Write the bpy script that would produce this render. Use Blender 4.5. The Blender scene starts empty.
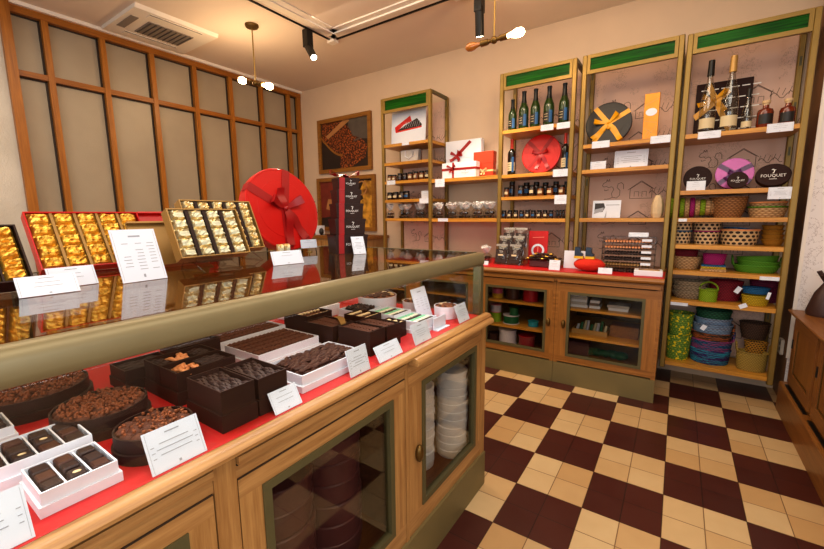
import bpy, bmesh, math, random
from mathutils import Vector, Matrix, noise as mnoise
random.seed(7)
PI = math.pi
SC = bpy.context.scene
COL = SC.collection

# ------------------------------------------------------------------ camera
F_PX, CX, CY, EYE = 391.91, 412.0, 274.5, 1.35
_y, _p, _r = 0.595273, 0.148368, -0.009719
_fw = Vector((-math.sin(_y)*math.cos(_p), math.cos(_y)*math.cos(_p), -math.sin(_p)))
_rt = Vector((math.cos(_y), math.sin(_y), 0))
_up = _rt.cross(_fw)
R_ = _rt*math.cos(_r) + _up*math.sin(_r)
U_ = _up*math.cos(_r) - _rt*math.sin(_r)
EYEV = Vector((0, 0, EYE))
cam = bpy.data.objects.new('camera', bpy.data.cameras.new('camera'))
COL.objects.link(cam)
M = Matrix.Identity(4)
for i in range(3):
    M[i][0], M[i][1], M[i][2], M[i][3] = R_[i], U_[i], -_fw[i], EYEV[i]
cam.matrix_world = M
cam.data.sensor_width = 36.0
cam.data.lens = F_PX*36/824
cam.data.clip_start = 0.02
SC.camera = cam

def px(x, y, **k):
    """measuring: where the sight line of a photo pixel meets a plane of the room"""
    d = _fw + R_*((x-CX)/F_PX) - U_*((y-CY)/F_PX)
    a, v = list(k.items())[0]
    i = 'XYZ'.index(a)
    return EYEV + d*((v-EYEV[i])/d[i])

# ------------------------------------------------------------------ materials
def lin(h):
    h = h.lstrip('#')
    o = []
    for i in (0, 2, 4):
        c = int(h[i:i+2], 16)/255
        o.append(c/12.92 if c <= .04045 else ((c+.055)/1.055)**2.4)
    return (*o, 1)

class NT:
    def __init__(s, name):
        s.m = bpy.data.materials.new(name); s.m.use_nodes = True
        s.t = s.m.node_tree; s.n = s.t.nodes
        s.out = [n for n in s.n if n.type == 'OUTPUT_MATERIAL'][0]
        s.b = [n for n in s.n if n.type == 'BSDF_PRINCIPLED'][0]
    def node(s, typ, **k):
        n = s.n.new(typ)
        for a, v in k.items(): setattr(n, a, v)
        return n
    def link(s, a, b): s.t.links.new(a, b)
    def put(s, sock, v):
        if hasattr(v, 'is_output') or isinstance(v, bpy.types.NodeSocket): s.link(v, sock)
        else: sock.default_value = v
    def math(s, op, a, b=0.0, c=0.0):
        n = s.node('ShaderNodeMath', operation=op)
        s.put(n.inputs[0], a); s.put(n.inputs[1], b); s.put(n.inputs[2], c)
        return n.outputs[0]
    def mix(s, f, a, b):
        n = s.node('ShaderNodeMix', data_type='RGBA')
        s.put(n.inputs[0], f); s.put(n.inputs[6], a); s.put(n.inputs[7], b)
        return n.outputs[2]
    def coord(s, kind='Object', scale=(1, 1, 1)):
        c = s.node('ShaderNodeTexCoord'); mp = s.node('ShaderNodeMapping')
        mp.inputs['Scale'].default_value = scale
        s.link(c.outputs[kind], mp.inputs[0])
        return mp.outputs[0]
    def noise(s, vec, scale=5, detail=3, rough=.5):
        n = s.node('ShaderNodeTexNoise')
        n.inputs['Scale'].default_value = scale; n.inputs['Detail'].default_value = detail
        n.inputs['Roughness'].default_value = rough
        s.link(vec, n.inputs['Vector'])
        return n.outputs['Fac']
    def ramp(s, f, stops):
        n = s.node('ShaderNodeValToRGB')
        e = n.color_ramp.elements
        while len(e) < len(stops): e.new(.5)
        for el, (p, c) in zip(e, stops): el.position = p; el.color = c
        s.link(f, n.inputs[0])
        return n.outputs[0]
    def bump(s, h, strength=.3, dist=.01):
        n = s.node('ShaderNodeBump')
        n.inputs['Strength'].default_value = strength; n.inputs['Distance'].default_value = dist
        s.link(h, n.inputs['Height']); s.link(n.outputs[0], s.b.inputs['Normal'])
    def set(s, rough=.5, metal=0, spec=None, coat=0):
        s.b.inputs['Roughness'].default_value = rough
        s.b.inputs['Metallic'].default_value = metal
        if spec is not None: s.b.inputs['Specular IOR Level'].default_value = spec
        if coat: s.b.inputs['Coat Weight'].default_value = coat; s.b.inputs['Coat Roughness'].default_value = .12

def plain(name, col, rough=.5, metal=0, var=.12, scale=30, spec=None, coat=0, bump=0):
    t = NT(name); t.set(rough, metal, spec, coat)
    c = lin(col)
    f = t.noise(t.coord(), scale, 3)
    lo = tuple(x*(1-var) for x in c[:3])+(1,); hi = tuple(min(1, x*(1+var)) for x in c[:3])+(1,)
    t.link(t.mix(f, lo, hi), t.b.inputs['Base Color'])
    if bump: t.bump(f, bump, .004)
    return t.m

def wood(name, dark, light, axis='Y', rough=.38, scale=1.0):
    t = NT(name); t.set(rough, 0, .45)
    sc = {'X': (1.3, 24, 24), 'Y': (24, 1.3, 24), 'Z': (24, 24, 1.3)}[axis]
    v = t.coord(scale=tuple(a*scale for a in sc))
    n1 = t.noise(v, 2.2, 6, .62)
    n2 = t.noise(v, 9, 3, .6)
    f = t.math('ADD', t.math('MULTIPLY', n1, .75), t.math('MULTIPLY', n2, .25))
    t.link(t.ramp(f, [(.3, lin(dark)), (.68, lin(light))]), t.b.inputs['Base Color'])
    t.bump(f, .12, .002)
    return t.m

def glassy(name, tint='#ffffff', ior=1.45, refl=1.0, rough=.0):
    """thin sheet: straight-through transmission plus Fresnel reflection"""
    t = NT(name)
    tr = t.node('ShaderNodeBsdfTransparent'); gl = t.node('ShaderNodeBsdfGlossy')
    f = t.noise(t.coord(), 3, 1)
    c = lin(tint)
    t.link(t.mix(f, tuple(x*.97 for x in c[:3])+(1,), c), tr.inputs[0])
    gl.inputs['Roughness'].default_value = rough
    lw = t.node('ShaderNodeLayerWeight'); lw.inputs['Blend'].default_value = .5
    f0 = ((ior-1)/(ior+1))**2
    fac = t.math('MULTIPLY', t.math('ADD', f0, t.math('MULTIPLY', t.math('POWER', lw.outputs['Facing'], 5), 1-f0)), refl)
    mx = t.node('ShaderNodeMixShader')
    t.link(fac, mx.inputs[0]); t.link(tr.outputs[0], mx.inputs[1]); t.link(gl.outputs[0], mx.inputs[2])
    t.link(mx.outputs[0], t.out.inputs[0])
    return t.m

def emit(name, col, strength):
    t = NT(name)
    f = t.noise(t.coord(), 8, 1)
    c = lin(col)
    t.link(t.mix(f, c, tuple(x*.92 for x in c[:3])+(1,)), t.b.inputs['Emission Color'])
    t.b.inputs['Emission Strength'].default_value = strength
    t.b.inputs['Base Color'].default_value = c
    return t.m

def weave(name, c1, c2, nu=26, nv=90, hole=False, rough=.65, streak=None, spots=None):
    """basket weave from angle and height"""
    t = NT(name); t.set(rough, 0, .3)
    tc = t.node('ShaderNodeTexCoord'); sx = t.node('ShaderNodeSeparateXYZ')
    t.link(tc.outputs['Object'], sx.inputs[0])
    a = t.math('ARCTAN2', sx.outputs[1], sx.outputs[0])
    u = t.math('MULTIPLY', a, nu/(2*PI)); v = t.math('MULTIPLY', sx.outputs[2], nv)
    row = t.math('FLOOR', v)
    u2 = t.math('ADD', u, t.math('MULTIPLY', row, .5))
    fu = t.math('ABSOLUTE', t.math('SUBTRACT', t.math('FRACT', u2), .5))
    fv = t.math('ABSOLUTE', t.math('SUBTRACT', t.math('FRACT', v), .5))
    d = t.math('POWER', t.math('ADD', t.math('POWER', fu, 2), t.math('POWER', fv, 2)), .5)
    nz = t.noise(tc.outputs['Object'], 40, 3)
    if hole:
        k = t.math('LESS_THAN', d, .35)
        col = t.mix(nz, tuple(x*.75 for x in lin(c1)[:3])+(1,), lin(c1))
        col = t.mix(k, col, lin(c2))
        t.link(col, t.b.inputs['Base Color']); t.bump(t.math('SUBTRACT', 1, k), .5, .003)
    else:
        k = t.math('SMOOTH_MIN', t.math('MULTIPLY', d, 1.7), 1, .2)
        col = t.mix(k, lin(c1), lin(c2))
        if streak:
            nb = t.noise(t.coord(scale=(3, 3, 60)), 3, 2)
            col = t.mix(t.math('GREATER_THAN', nb, .53), col, lin(streak))
        if spots: col = t.mix(t.math('GREATER_THAN', t.noise(t.coord(), 44, 1), .60), col, lin(spots))
        t.link(col, t.b.inputs['Base Color']); t.bump(t.math('SUBTRACT', 1, k), .6, .004)
    return t.m

MAT = {}
def mk():
    W = MAT
    W['oak_y'] = wood('oak along counter', '#86582c', '#bf9158', 'Y')
    W['oak_x'] = wood('oak across', '#764716', '#a97033', 'X')
    W['oak_z'] = wood('oak upright', '#85572a', '#bd8f55', 'Z')
    W['oak_cab_z'] = wood('base cabinet oak upright', '#784918', '#ab7234', 'Z')
    W['oak_shelf'] = wood('honey oak shelf', '#a86a20', '#dca03c', 'X')
    W['oak_dark'] = wood('brown oak', '#6b3c16', '#94602a', 'Y')
    W['oak_dark_z'] = wood('brown oak upright', '#6b3c16', '#94602a', 'Z')
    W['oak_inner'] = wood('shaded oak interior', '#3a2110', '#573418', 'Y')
    W['teak_z'] = wood('amber mullion wood upright', '#8a5014', '#b87524', 'Z')
    W['teak_y'] = wood('amber mullion wood level', '#824a12', '#ad6b20', 'Y')
    W['shadow_line'] = plain('dark shadow line', '#2e1c0c', .6, 0, .2, 20)  # dark colour for strips that stand in for shadow lines
    W['frame_wood'] = wood('picture frame wood', '#7a4a18', '#a5702c', 'X')
    W['brass'] = plain('aged olive brass', '#8d7134', .42, .4, .14, 18)
    W['rail'] = plain('satin olive bronze', '#7d7150', .4, .25, .1, 14)
    W['olive'] = plain('olive metal', '#645c3c', .45, .35, .12, 14)
    W['olive_dark'] = plain('dark olive bead', '#5a5233', .5, .2, .12, 14)
    W['plinth'] = plain('olive grey plinth', '#75663f', .5, .1, .1, 8)
    W['antique'] = plain('antique brass knob', '#6e5327', .35, .8, .2, 40)
    W['glass'] = glassy('clear glass', '#fdfefd', 1.45, .7)
    W['glass_top'] = glassy('counter top glass', '#f1ede6', 1.6, 1.0)
    W['glass_door'] = glassy('cabinet door glass', '#f2efe9', 1.5, 1.05)
    W['glass_cab'] = glassy('back cabinet glass', '#f4f2ee', 1.45, .45)
    W['silver'] = plain('silver crimped film', '#a9a39b', .35, .5, .15, 60)
    W['acrylic'] = glassy('clear acrylic', '#f0efee', 1.5, 1.2, .03)
    W['green_glass'] = NT('green glass'); t = W['green_glass']; t.set(.25, 0, .08)
    v = t.coord(scale=(1, 3, 22)); f = t.noise(v, 3, 3)
    t.link(t.ramp(f, [(.3, lin('#072a08')), (.75, lin('#1f6a14'))]), t.b.inputs['Base Color']); t.bump(f, .25, .004)
    W['green_glass'] = t.m
    # floor tiles
    t = NT('checkered floor tiles'); t.set(.3, 0, .5)
    tc = t.node('ShaderNodeTexCoord'); s = t.node('ShaderNodeSeparateXYZ'); t.link(tc.outputs['Object'], s.inputs[0])
    u = t.math('DIVIDE', t.math('SUBTRACT', s.outputs[0], .036), .3112)
    v = t.math('DIVIDE', t.math('SUBTRACT', s.outputs[1], 2.723), .309)
    iu, iv = t.math('FLOOR', u), t.math('FLOOR', v)
    par = t.math('FLOORED_MODULO', t.math('ADD', iu, iv), 2)
    u2, v2 = t.math('MULTIPLY', u, 2), t.math('MULTIPLY', v, 2)
    cb = t.node('ShaderNodeCombineXYZ'); t.link(t.math('FLOOR', u2), cb.inputs[0]); t.link(t.math('FLOOR', v2), cb.inputs[1])
    wn = t.node('ShaderNodeTexWhiteNoise'); wn.noise_dimensions = '2D'; t.link(cb.outputs[0], wn.inputs['Vector'])
    rnd = wn.outputs['Value']
    nz = t.noise(tc.outputs['Object'], 9, 5)
    light = t.mix(rnd, lin('#c09a69'), lin('#d3b98d'))
    light = t.mix(t.math('MULTIPLY', nz, .35), light, lin('#a87f50'))
    dark = t.mix(rnd, lin('#3a1512'), lin('#471d17'))
    dark = t.mix(t.math('MULTIPLY', nz, .35), dark, lin('#582a20'))
    col = t.mix(par, dark, light)
    eu = t.math('SUBTRACT', .5, t.math('ABSOLUTE', t.math('SUBTRACT', t.math('FRACT', u2), .5)))
    ev = t.math('SUBTRACT', .5, t.math('ABSOLUTE', t.math('SUBTRACT', t.math('FRACT', v2), .5)))
    g = t.math('LESS_THAN', t.math('MINIMUM', eu, ev), .013)
    col = t.mix(g, col, t.mix(par, lin('#22100d'), lin('#7a5a3a')))
    t.link(col, t.b.inputs['Base Color'])
    t.link(t.math('ADD', .22, t.math('MULTIPLY', nz, .25)), t.b.inputs['Roughness'])
    t.bump(t.math('ADD', t.math('SUBTRACT', 1, g), t.math('MULTIPLY', nz, .25)), .25, .003)
    W['floor'] = t.m
    W['wall'] = plain('cream plaster', '#dabfa2', .85, 0, .05, 6, bump=.05)
    W['niche'] = plain('reveal shade brown', '#7d5631', .7, 0, .08, 6)  # brown stands in for shade on the wall's side face
    W['ceiling'] = plain('ceiling paint', '#e9d8c6', .8, 0, .03, 4)
    W['white_trim'] = plain('white trim paint', '#f3e9dc', .4, 0, .03, 6)
    W['ac_white'] = plain('air conditioner plastic', '#efe6d8', .45, 0, .03, 10)
    W['ac_grille'] = plain('grille grey', '#8c8278', .6, 0, .1, 60)
    W['ac_slat'] = plain('grille slat grey', '#5f574f', .6, 0, .1, 60)
    W['black'] = plain('matt black metal', '#17130f', .45, .3, .2, 20)
    # frosted pane
    t = NT('frosted textured pane'); t.set(.34, 0, .5)
    v = t.coord(); f = t.noise(v, 120, 3, .7); f2 = t.noise(v, 2.5, 3)
    t.link(t.mix(f2, lin('#9a8c78'), lin('#b3a48c')), t.b.inputs['Base Color']); t.bump(f, .35, .004)
    W['frost'] = t.m
    t = NT('frosted bright pane'); t.set(.22, 0, .6)
    v = t.coord(); f = t.noise(v, 70, 3, .7); f2 = t.noise(v, 3, 3)
    t.link(t.mix(f2, lin('#b9b0a0'), lin('#e0d8ca')), t.b.inputs['Base Color']); t.bump(f, .6, .006)
    W['frost2'] = t.m
    # toile wallpaper ground
    t = NT('sketch printed wallpaper'); t.set(.75, 0, .2)
    v = t.coord(); f = t.noise(v, 7, 2); f2 = t.noise(v, 26, 4, .7)
    ln = t.math('LESS_THAN', t.math('ABSOLUTE', t.math('SUBTRACT', f2, .5)), .012)
    msk = t.math('GREATER_THAN', f, .53)
    col = t.mix(t.math('MULTIPLY', t.math('MULTIPLY', ln, msk), .45), lin('#dfbaa5'), lin('#7a5a48'))
    t.link(col, t.b.inputs['Base Color'])
    W['toile'] = t.m
    t = NT('white sketch printed wallpaper'); t.set(.7, 0, .2)
    v = t.coord(); f = t.noise(v, 5, 2); f2 = t.noise(v, 18, 4, .7)
    ln = t.math('LESS_THAN', t.math('ABSOLUTE', t.math('SUBTRACT', f2, .5)), .012)
    msk = t.math('GREATER_THAN', f, .5)
    t.link(t.mix(t.math('MULTIPLY', t.math('MULTIPLY', ln, msk), .5), lin('#efe8e6'), lin('#8d7672')), t.b.inputs['Base Color'])
    W['toile_white'] = t.m
    W['ink'] = plain('sepia ink', '#6b4f42', .8, 0, .2, 40)
    W['red_cloth'] = plain('red cloth', '#bd0809', .55, 0, .15, 9)
    W['red_box'] = plain('red glossy box', '#cc150f', .32, 0, .06, 12)
    W['red_ribbon'] = plain('red satin', '#a0090b', .4, 0, .15, 20)
    W['yellow_ribbon'] = plain('yellow satin', '#eba70a', .3, 0, .15, 20)
    W['purple_ribbon'] = plain('purple satin', '#5b2a63', .3, 0, .15, 20)
    W['cream_ribbon'] = plain('cream satin', '#e8cf95', .3, 0, .1, 20)
    W['purple_foil'] = plain('pink purple box', '#a54f8c', .25, .3, .15, 10)
    W['card'] = plain('white card', '#e2e7f2', .5, 0, .03, 20)
    W['white_box'] = plain('white card box', '#e6e6ec', .5, 0, .03, 20)
    W['grey_print'] = plain('grey print', '#a3a5ad', .7, 0, .1, 60)
    W['brown_box'] = plain('dark brown card box', '#2f1b14', .5, 0, .15, 14, spec=.25)
    W['brown_gloss'] = plain('dark brown glossy tin', '#2d140e', .5, 0, .15, 14, spec=.15)
    W['brown_tin'] = plain('plum brown tin', '#5d3436', .35, 0, .15, 14)
    W['black_box'] = plain('charcoal box', '#26221f', .45, 0, .15, 14)
    W['tan_box'] = plain('gold tan card', '#a98245', .45, .25, .1, 10)
    W['mauve_box'] = plain('grey brown box side', '#7f6a5e', .5, 0, .1, 10)
    W['choc'] = plain('dark chocolate', '#2d140b', .6, 0, .3, 60, bump=.3)
    W['choc_mid'] = plain('milk chocolate', '#47210f', .6, 0, .3, 60, bump=.3)
    W['choc_cocoa'] = plain('cocoa dusted chocolate', '#56290f', .75, 0, .25, 90, bump=.5)
    W['praline'] = plain('praline crumbs', '#84451f', .6, 0, .35, 120, bump=.4)
    W['orange_peel'] = plain('candied orange', '#ea9a62', .35, 0, .25, 60, bump=.4)
    W['nut_cream'] = plain('cream nuts', '#e6c998', .5, 0, .15, 60)
    W['mint'] = plain('mint green bars', '#7fc39a', .55, 0, .15, 50)
    W['ivory'] = plain('ivory bars', '#e9e0c6', .55, 0, .1, 50)
    t = NT('gold foil'); t.set(.3, .75)
    f = t.noise(t.coord(), 55, 4, .6)
    t.link(t.ramp(f, [(.3, lin('#d08a18')), (.62, lin('#fad060'))]), t.b.inputs['Base Color']); t.bump(f, .5, .006)
    W['gold'] = t.m
    t = NT('pale gold foil'); t.set(.3, .7)
    f = t.noise(t.coord(), 55, 4, .6)
    t.link(t.ramp(f, [(.3, lin('#dfb24c')), (.6, lin('#fbf3cc'))]), t.b.inputs['Base Color']); t.bump(f, .5, .006)
    W['gold_pale'] = t.m
    W['label_pale'] = plain('pale label', '#e6e4c4', .4, 0, .1, 40)
    W['logo_white'] = plain('white print', '#f1ece6', .5, 0, .03, 40)
    W['bottle_green'] = plain('dark green bottle', '#22390f', .12, 0, .25, 20, coat=.3)
    W['bottle_dark'] = plain('near black bottle', '#14110c', .12, 0, .2, 20, coat=.3)
    W['amber_liquor'] = plain('amber liqueur', '#74260a', .1, 0, .35, 12, coat=.4)
    W['cork'] = plain('cork stopper', '#d2b489', .7, 0, .12, 60)
    W['foil_black'] = plain('black capsule', '#14110f', .35, .3, .1, 20)
    W['foil_red'] = plain('red capsule', '#c03015', .35, .2, .1, 20)
    W['foil_tan'] = plain('golden capsule', '#bd9350', .4, .3, .1, 20)
    W['label_blue'] = plain('blue label', '#2a5d8f', .5, 0, .15, 20)
    W['label_cream'] = plain('cream label', '#d6c49c', .55, 0, .06, 20)
    W['label_black'] = plain('black label', '#1d1714', .5, 0, .1, 20)
    W['jar_dark'] = plain('chocolate spread jar', '#2c1710', .14, 0, .2, 20, coat=.3)
    W['jar_amber'] = plain('amber jam jar', '#6e3a17', .14, 0, .3, 20, coat=.3)
    W['cello'] = glassy('cellophane', '#f3f1ee', 1.55, 1.6, .12)
    t = NT('crumpled cellophane'); t.set(.15, 0, .9)
    f = t.noise(t.coord(), 60, 4); t.bump(f, .8, .01)
    t.b.inputs['Base Color'].default_value = lin('#f4f1ee')
    tr = t.node('ShaderNodeBsdfTransparent'); mx = t.node('ShaderNodeMixShader')
    t.link(t.math('MULTIPLY', t.math('GREATER_THAN', f, .40), .85), mx.inputs[0]); t.link(tr.outputs[0], mx.inputs[1]); t.link(t.b.outputs[0], mx.inputs[2])
    t.link(mx.outputs[0], t.out.inputs[0])
    W['cello_top'] = t.m
    W['bulb'] = emit('lit bulb', '#ffd9a0', 30)
    W['bulb_off'] = plain('amber unlit bulb', '#b06a25', .1, 0, .2, 20, coat=.3)
    W['lens_on'] = emit('lit lens', '#fff2d8', 12)
    W['orange_box'] = plain('orange foil box', '#e8951c', .35, .2, .25, 30)
    W['orange_red'] = plain('orange red card', '#d4401c', .45, 0, .06, 12)
    W['cream_cake'] = plain('cream pebble', '#d9bf98', .7, 0, .15, 40)
    W['paper_pink'] = plain('pink paper', '#e07a6c', .6, 0, .1, 20)
    W['photo_dark'] = plain('dark photo ground', '#2b1d16', .35, 0, .5, 6)
    W['photo_grey'] = plain('grey photo tone', '#5b5148', .35, 0, .5, 8)
    W['photo_wood'] = plain('photo scoop wood', '#b37e4b', .4, 0, .2, 12)
    W['photo_red'] = plain('photo burgundy tone', '#7c2e20', .35, 0, .6, 7)
    t = NT('cocoa nib photograph'); t.set(.35)
    vo = t.node('ShaderNodeTexVoronoi'); vo.inputs['Scale'].default_value = 42
    t.link(t.coord(), vo.inputs['Vector'])
    t.link(t.ramp(vo.outputs['Distance'], [(.1, lin('#c0662a')), (.6, lin('#3e170a'))]), t.b.inputs['Base Color'])
    W['photo_nibs'] = t.m
    t = NT('golden photograph'); t.set(.35)
    f = t.noise(t.coord(), 9, 3); t.link(t.ramp(f, [(.35, lin('#7a4a12')), (.6, lin('#e0a53c'))]), t.b.inputs['Base Color'])
    W['photo_gold'] = t.m
    W['plastic_yellow'] = plain('yellow', '#e6b420', .45, 0, .1, 30)
    W['denim'] = plain('blue black glaze', '#243246', .3, 0, .5, 40)
    W['plush'] = plain('red plush', '#d42a14', .9, 0, .2, 80, bump=.6)
    for n, c in {'sp_red': '#b01222', 'sp_pink': '#cf4a7a', 'sp_yellow': '#d3a21c', 'sp_grey': '#a9a4b2', 'sp_lime': '#7fa51c', 'sp_green': '#0f5a35', 'sp_teal': '#1f8ea3', 'sp_white': '#d8cfd6', 'sp_wine': '#8d1a28', 'sp_brown': '#4a2a20'}.items():
        W[n] = plain('ribbon '+n[3:], c, .35, 0, .15, 60)
    W['lid_white'] = plain('white plastic lid', '#f4f6ff', .35, 0, .04, 12)
    W['carton'] = plain('pale carton', '#bdb6b0', .6, 0, .1, 20)
    W['cone_brown'] = plain('brown wrapped cone', '#3a2019', .5, 0, .4, 60)
    W['socket'] = plain('socket plastic', '#cfc4b4', .5, 0, .04, 20)
    W['wicker_brown'] = weave('brown wicker', '#b98350', '#5f3a1c', 22, 80)
    W['wicker_dark'] = weave('dark wicker', '#6a4a35', '#2a1a12', 26, 80)
    W['wicker_grey'] = weave('grey wicker', '#b5a186', '#65543f', 20, 70)
    W['wicker_beige'] = weave('beige wicker', '#dcb785', '#86603a', 18, 80)
    W['hexa'] = weave('open hexagonal cane', '#dcbc8f', '#2a1c14', 15, 38, True)
    W['hexa_tan'] = weave('tan open cane', '#d6b586', '#2f2016', 18, 38, True)
    W['gold_bowl'] = weave('golden straw', '#d2962a', '#7a4a10', 30, 110)
    W['green_straw'] = weave('green straw', '#72b32c', '#2c5f12', 34, 120)
    W['lime_straw'] = weave('lime straw', '#a3c21c', '#56700c', 20, 110)
    W['pink_straw'] = weave('magenta straw', '#c21a7a', '#6a0c44', 26, 110)
    W['crimson_straw'] = weave('crimson straw', '#a3152c', '#4a0814', 26, 90)
    W['magenta_straw'] = weave('dark magenta straw', '#8a1d4a', '#3f0a22', 26, 70)
    W['yellow_straw'] = weave('yellow straw', '#d9b81c', '#80650c', 22, 90)
    W['blue_straw'] = weave('blue straw', '#1b6fa8', '#0c3452', 22, 90)
    W['green_dot'] = weave('green basket with yellow flecks', '#86a63e', '#4a6b20', 22, 60, spots='#e2c51c')
    W['green_dark_straw'] = weave('dark green straw', '#2c6b4a', '#143322', 22, 70)
    W['paleblue_straw'] = weave('pale blue woven', '#9aa9bd', '#4c566b', 26, 80, streak='#6f8fb0')
    W['violet_straw'] = weave('violet and blue woven', '#4a2f7a', '#1c1538', 26, 80, streak='#2a8fa8')
    W['bluemix_straw'] = weave('blue mixed woven', '#2f6f9a', '#1a2748', 26, 80, streak='#9a3a6a')
    W['brownmix_straw'] = weave('brown mixed woven', '#5c4636', '#241a16', 26, 80, streak='#b05a2a')
    W['seagrass'] = weave('yellow seagrass', '#c4a348', '#77602a', 24, 100)
    W['amber_cane'] = weave('amber open cane', '#b87f22', '#3a230c', 16, 70, True)
mk()

# ------------------------------------------------------------------ mesh builder
class MB:
    def __init__(s): s.v, s.f, s.m, s.M = [], [], [], Matrix.Identity(4)
    def add(s, vs, fs, mat=0):
        o = len(s.v)
        s.v += [s.M @ Vector(v) for v in vs]
        s.f += [tuple(i+o for i in f) for f in fs]
        s.m += [mat]*len(fs)
        return s
    def box(s, x0, x1, y0, y1, z0, z1, mat=0):
        vs = [(x, y, z) for z in (z0, z1) for y in (y0, y1) for x in (x0, x1)]
        return s.add(vs, [(0, 2, 3, 1), (4, 5, 7, 6), (0, 1, 5, 4), (2, 6, 7, 3), (0, 4, 6, 2), (1, 3, 7, 5)], mat)
    def cbox(s, x0, x1, y0, y1, z0, z1, c, mat=0):
        """box with softened vertical and top edges"""
        prof = [(c, 0), (0, c), (0, (z1-z0)-c), (c, z1-z0)]
        vs, fs = [], []
        for ins, h in prof:
            a = ins
            pts = [(x0+c+0*a, y0+a), (x1-c, y0+a), (x1-a, y0+c), (x1-a, y1-c), (x1-c, y1-a), (x0+c, y1-a), (x0+a, y1-c), (x0+a, y0+c)]
            vs += [(p[0], p[1], z0+h) for p in pts]
        for k in range(3):
            for i in range(8):
                j = (i+1) % 8
                fs.append((k*8+i, k*8+j, k*8+8+j, k*8+8+i))
        fs.append(tuple(range(7, -1, -1))); fs.append(tuple(range(24, 32)))
        return s.add(vs, fs, mat)
    def lathe(s, prof, seg=20, mat=0, c=(0, 0, 0), sx=1, sy=1, mats=None, caps=True):
        vs, o = [], Vector(c)
        for r, z in prof:
            for i in range(seg):
                a = 2*PI*i/seg
                vs.append((o.x+r*sx*math.cos(a), o.y+r*sy*math.sin(a), o.z+z))
        for k in range(len(prof)-1):
            fs = [(k*seg+i, k*seg+(i+1) % seg, (k+1)*seg+(i+1) % seg, (k+1)*seg+i) for i in range(seg)]
            if k == 0: base = len(s.v); s.add(vs, fs, mats[k] if mats else mat)
            else:
                s.f += [tuple(i+base for i in f) for f in fs]; s.m += [mats[k] if mats else mat]*seg
        if caps:
            n = len(prof)
            s.f.append(tuple(base+i for i in range(seg-1, -1, -1))); s.m.append(mats[0] if mats else mat)
            s.f.append(tuple(base+(n-1)*seg+i for i in range(seg))); s.m.append(mats[-1] if mats else mat)
        return s
    def cyl(s, a, b, r0, r1=None, seg=12, mat=0):
        a, b = Vector(a), Vector(b); d = b-a; L = d.length
        q = d.to_track_quat('Z', 'Y').to_matrix().to_4x4(); q.translation = a
        old = s.M; s.M = old @ q
        s.lathe([(r0, 0), (r0 if r1 is None else r1, L)], seg, mat); s.M = old
        return s
    def ball(s, c, r, seg=12, rings=8, mat=0, sc=(1, 1, 1), wob=0, wf=20):
        c = Vector(c); vs = [(c.x, c.y, c.z-r*sc[2])]
        for k in range(1, rings):
            t = PI*k/rings
            for i in range(seg):
                a = 2*PI*i/seg
                d = Vector((math.sin(t)*math.cos(a), math.sin(t)*math.sin(a), -math.cos(t)))
                w = 1+wob*mnoise.noise(d*r*wf+c*31) if wob else 1
                vs.append((c.x+d.x*r*sc[0]*w, c.y+d.y*r*sc[1]*w, c.z+d.z*r*sc[2]*w))
        vs.append((c.x, c.y, c.z+r*sc[2])); n = len(vs)
        fs = [(0, 1+(i+1) % seg, 1+i) for i in range(seg)]
        for k in range(rings-2):
            for i in range(seg):
                j = (i+1) % seg; a = 1+k*seg
                fs.append((a+i, a+j, a+seg+j, a+seg+i))
        a = 1+(rings-2)*seg
        fs += [(a+i, a+(i+1) % seg, n-1) for i in range(seg)]
        return s.add(vs, fs, mat)
    def tube(s, pts, r, seg=8, mat=0, closed=False):
        pts = [Vector(p) for p in pts]; n = len(pts); vs, fs = [], []
        up = Vector((0, 0, 1))
        for i, p in enumerate(pts):
            a = pts[(i-1) % n] if (closed or i > 0) else p
            b = pts[(i+1) % n] if (closed or i < n-1) else p
            t = (b-a).normalized()
            ref = up if abs(t.dot(up)) < .95 else Vector((1, 0, 0))
            x = t.cross(ref).normalized(); y = x.cross(t)
            rr = r[i] if isinstance(r, (list, tuple)) else r
            vs += [p+x*rr*math.cos(2*PI*k/seg)+y*rr*math.sin(2*PI*k/seg) for k in range(seg)]
        for i in range(n if closed else n-1):
            j = (i+1) % n
            fs += [(i*seg+k, i*seg+(k+1) % seg, j*seg+(k+1) % seg, j*seg+k) for k in range(seg)]
        if not closed: fs += [tuple(range(seg-1, -1, -1)), tuple((n-1)*seg+k for k in range(seg))]
        return s.add(vs, fs, mat)
    def prism(s, poly, a0, a1, axis='Y', mat=0):
        """poly in the other two axes"""
        def P(u, w, a): return {'Y': (u, a, w), 'X': (a, u, w), 'Z': (u, w, a)}[axis]
        n = len(poly)
        vs = [P(u, w, a0) for u, w in poly]+[P(u, w, a1) for u, w in poly]
        fs = [(i, (i+1) % n, n+(i+1) % n, n+i) for i in range(n)]+[tuple(range(n-1, -1, -1)), tuple(range(n, 2*n))]
        return s.add(vs, fs, mat)
    def strip(s, pts, wv, mat=0, th=.0006):
        """ribbon along pts; wv = half-width vectors"""
        n = len(pts); vs = []
        for p, w in zip(pts, wv): vs += [Vector(p)-Vector(w), Vector(p)+Vector(w)]
        return s.add(vs, [(2*i, 2*i+1, 2*i+3, 2*i+2) for i in range(n-1)], mat)
    def lines(s, pts, w, y, mat=0):
        """drawn stroke in the x-z plane at depth y"""
        for (x0, z0), (x1, z1) in zip(pts[:-1], pts[1:]):
            d = Vector((x1-x0, 0, z1-z0))
            if d.length < 1e-6: continue
            nrm = Vector((-d.z, 0, d.x)).normalized()*w/2
            a, b = Vector((x0, y, z0)), Vector((x1, y, z1))
            s.add([a-nrm, b-nrm, b+nrm, a+nrm], [(0, 1, 2, 3)], mat)
        return s
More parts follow.
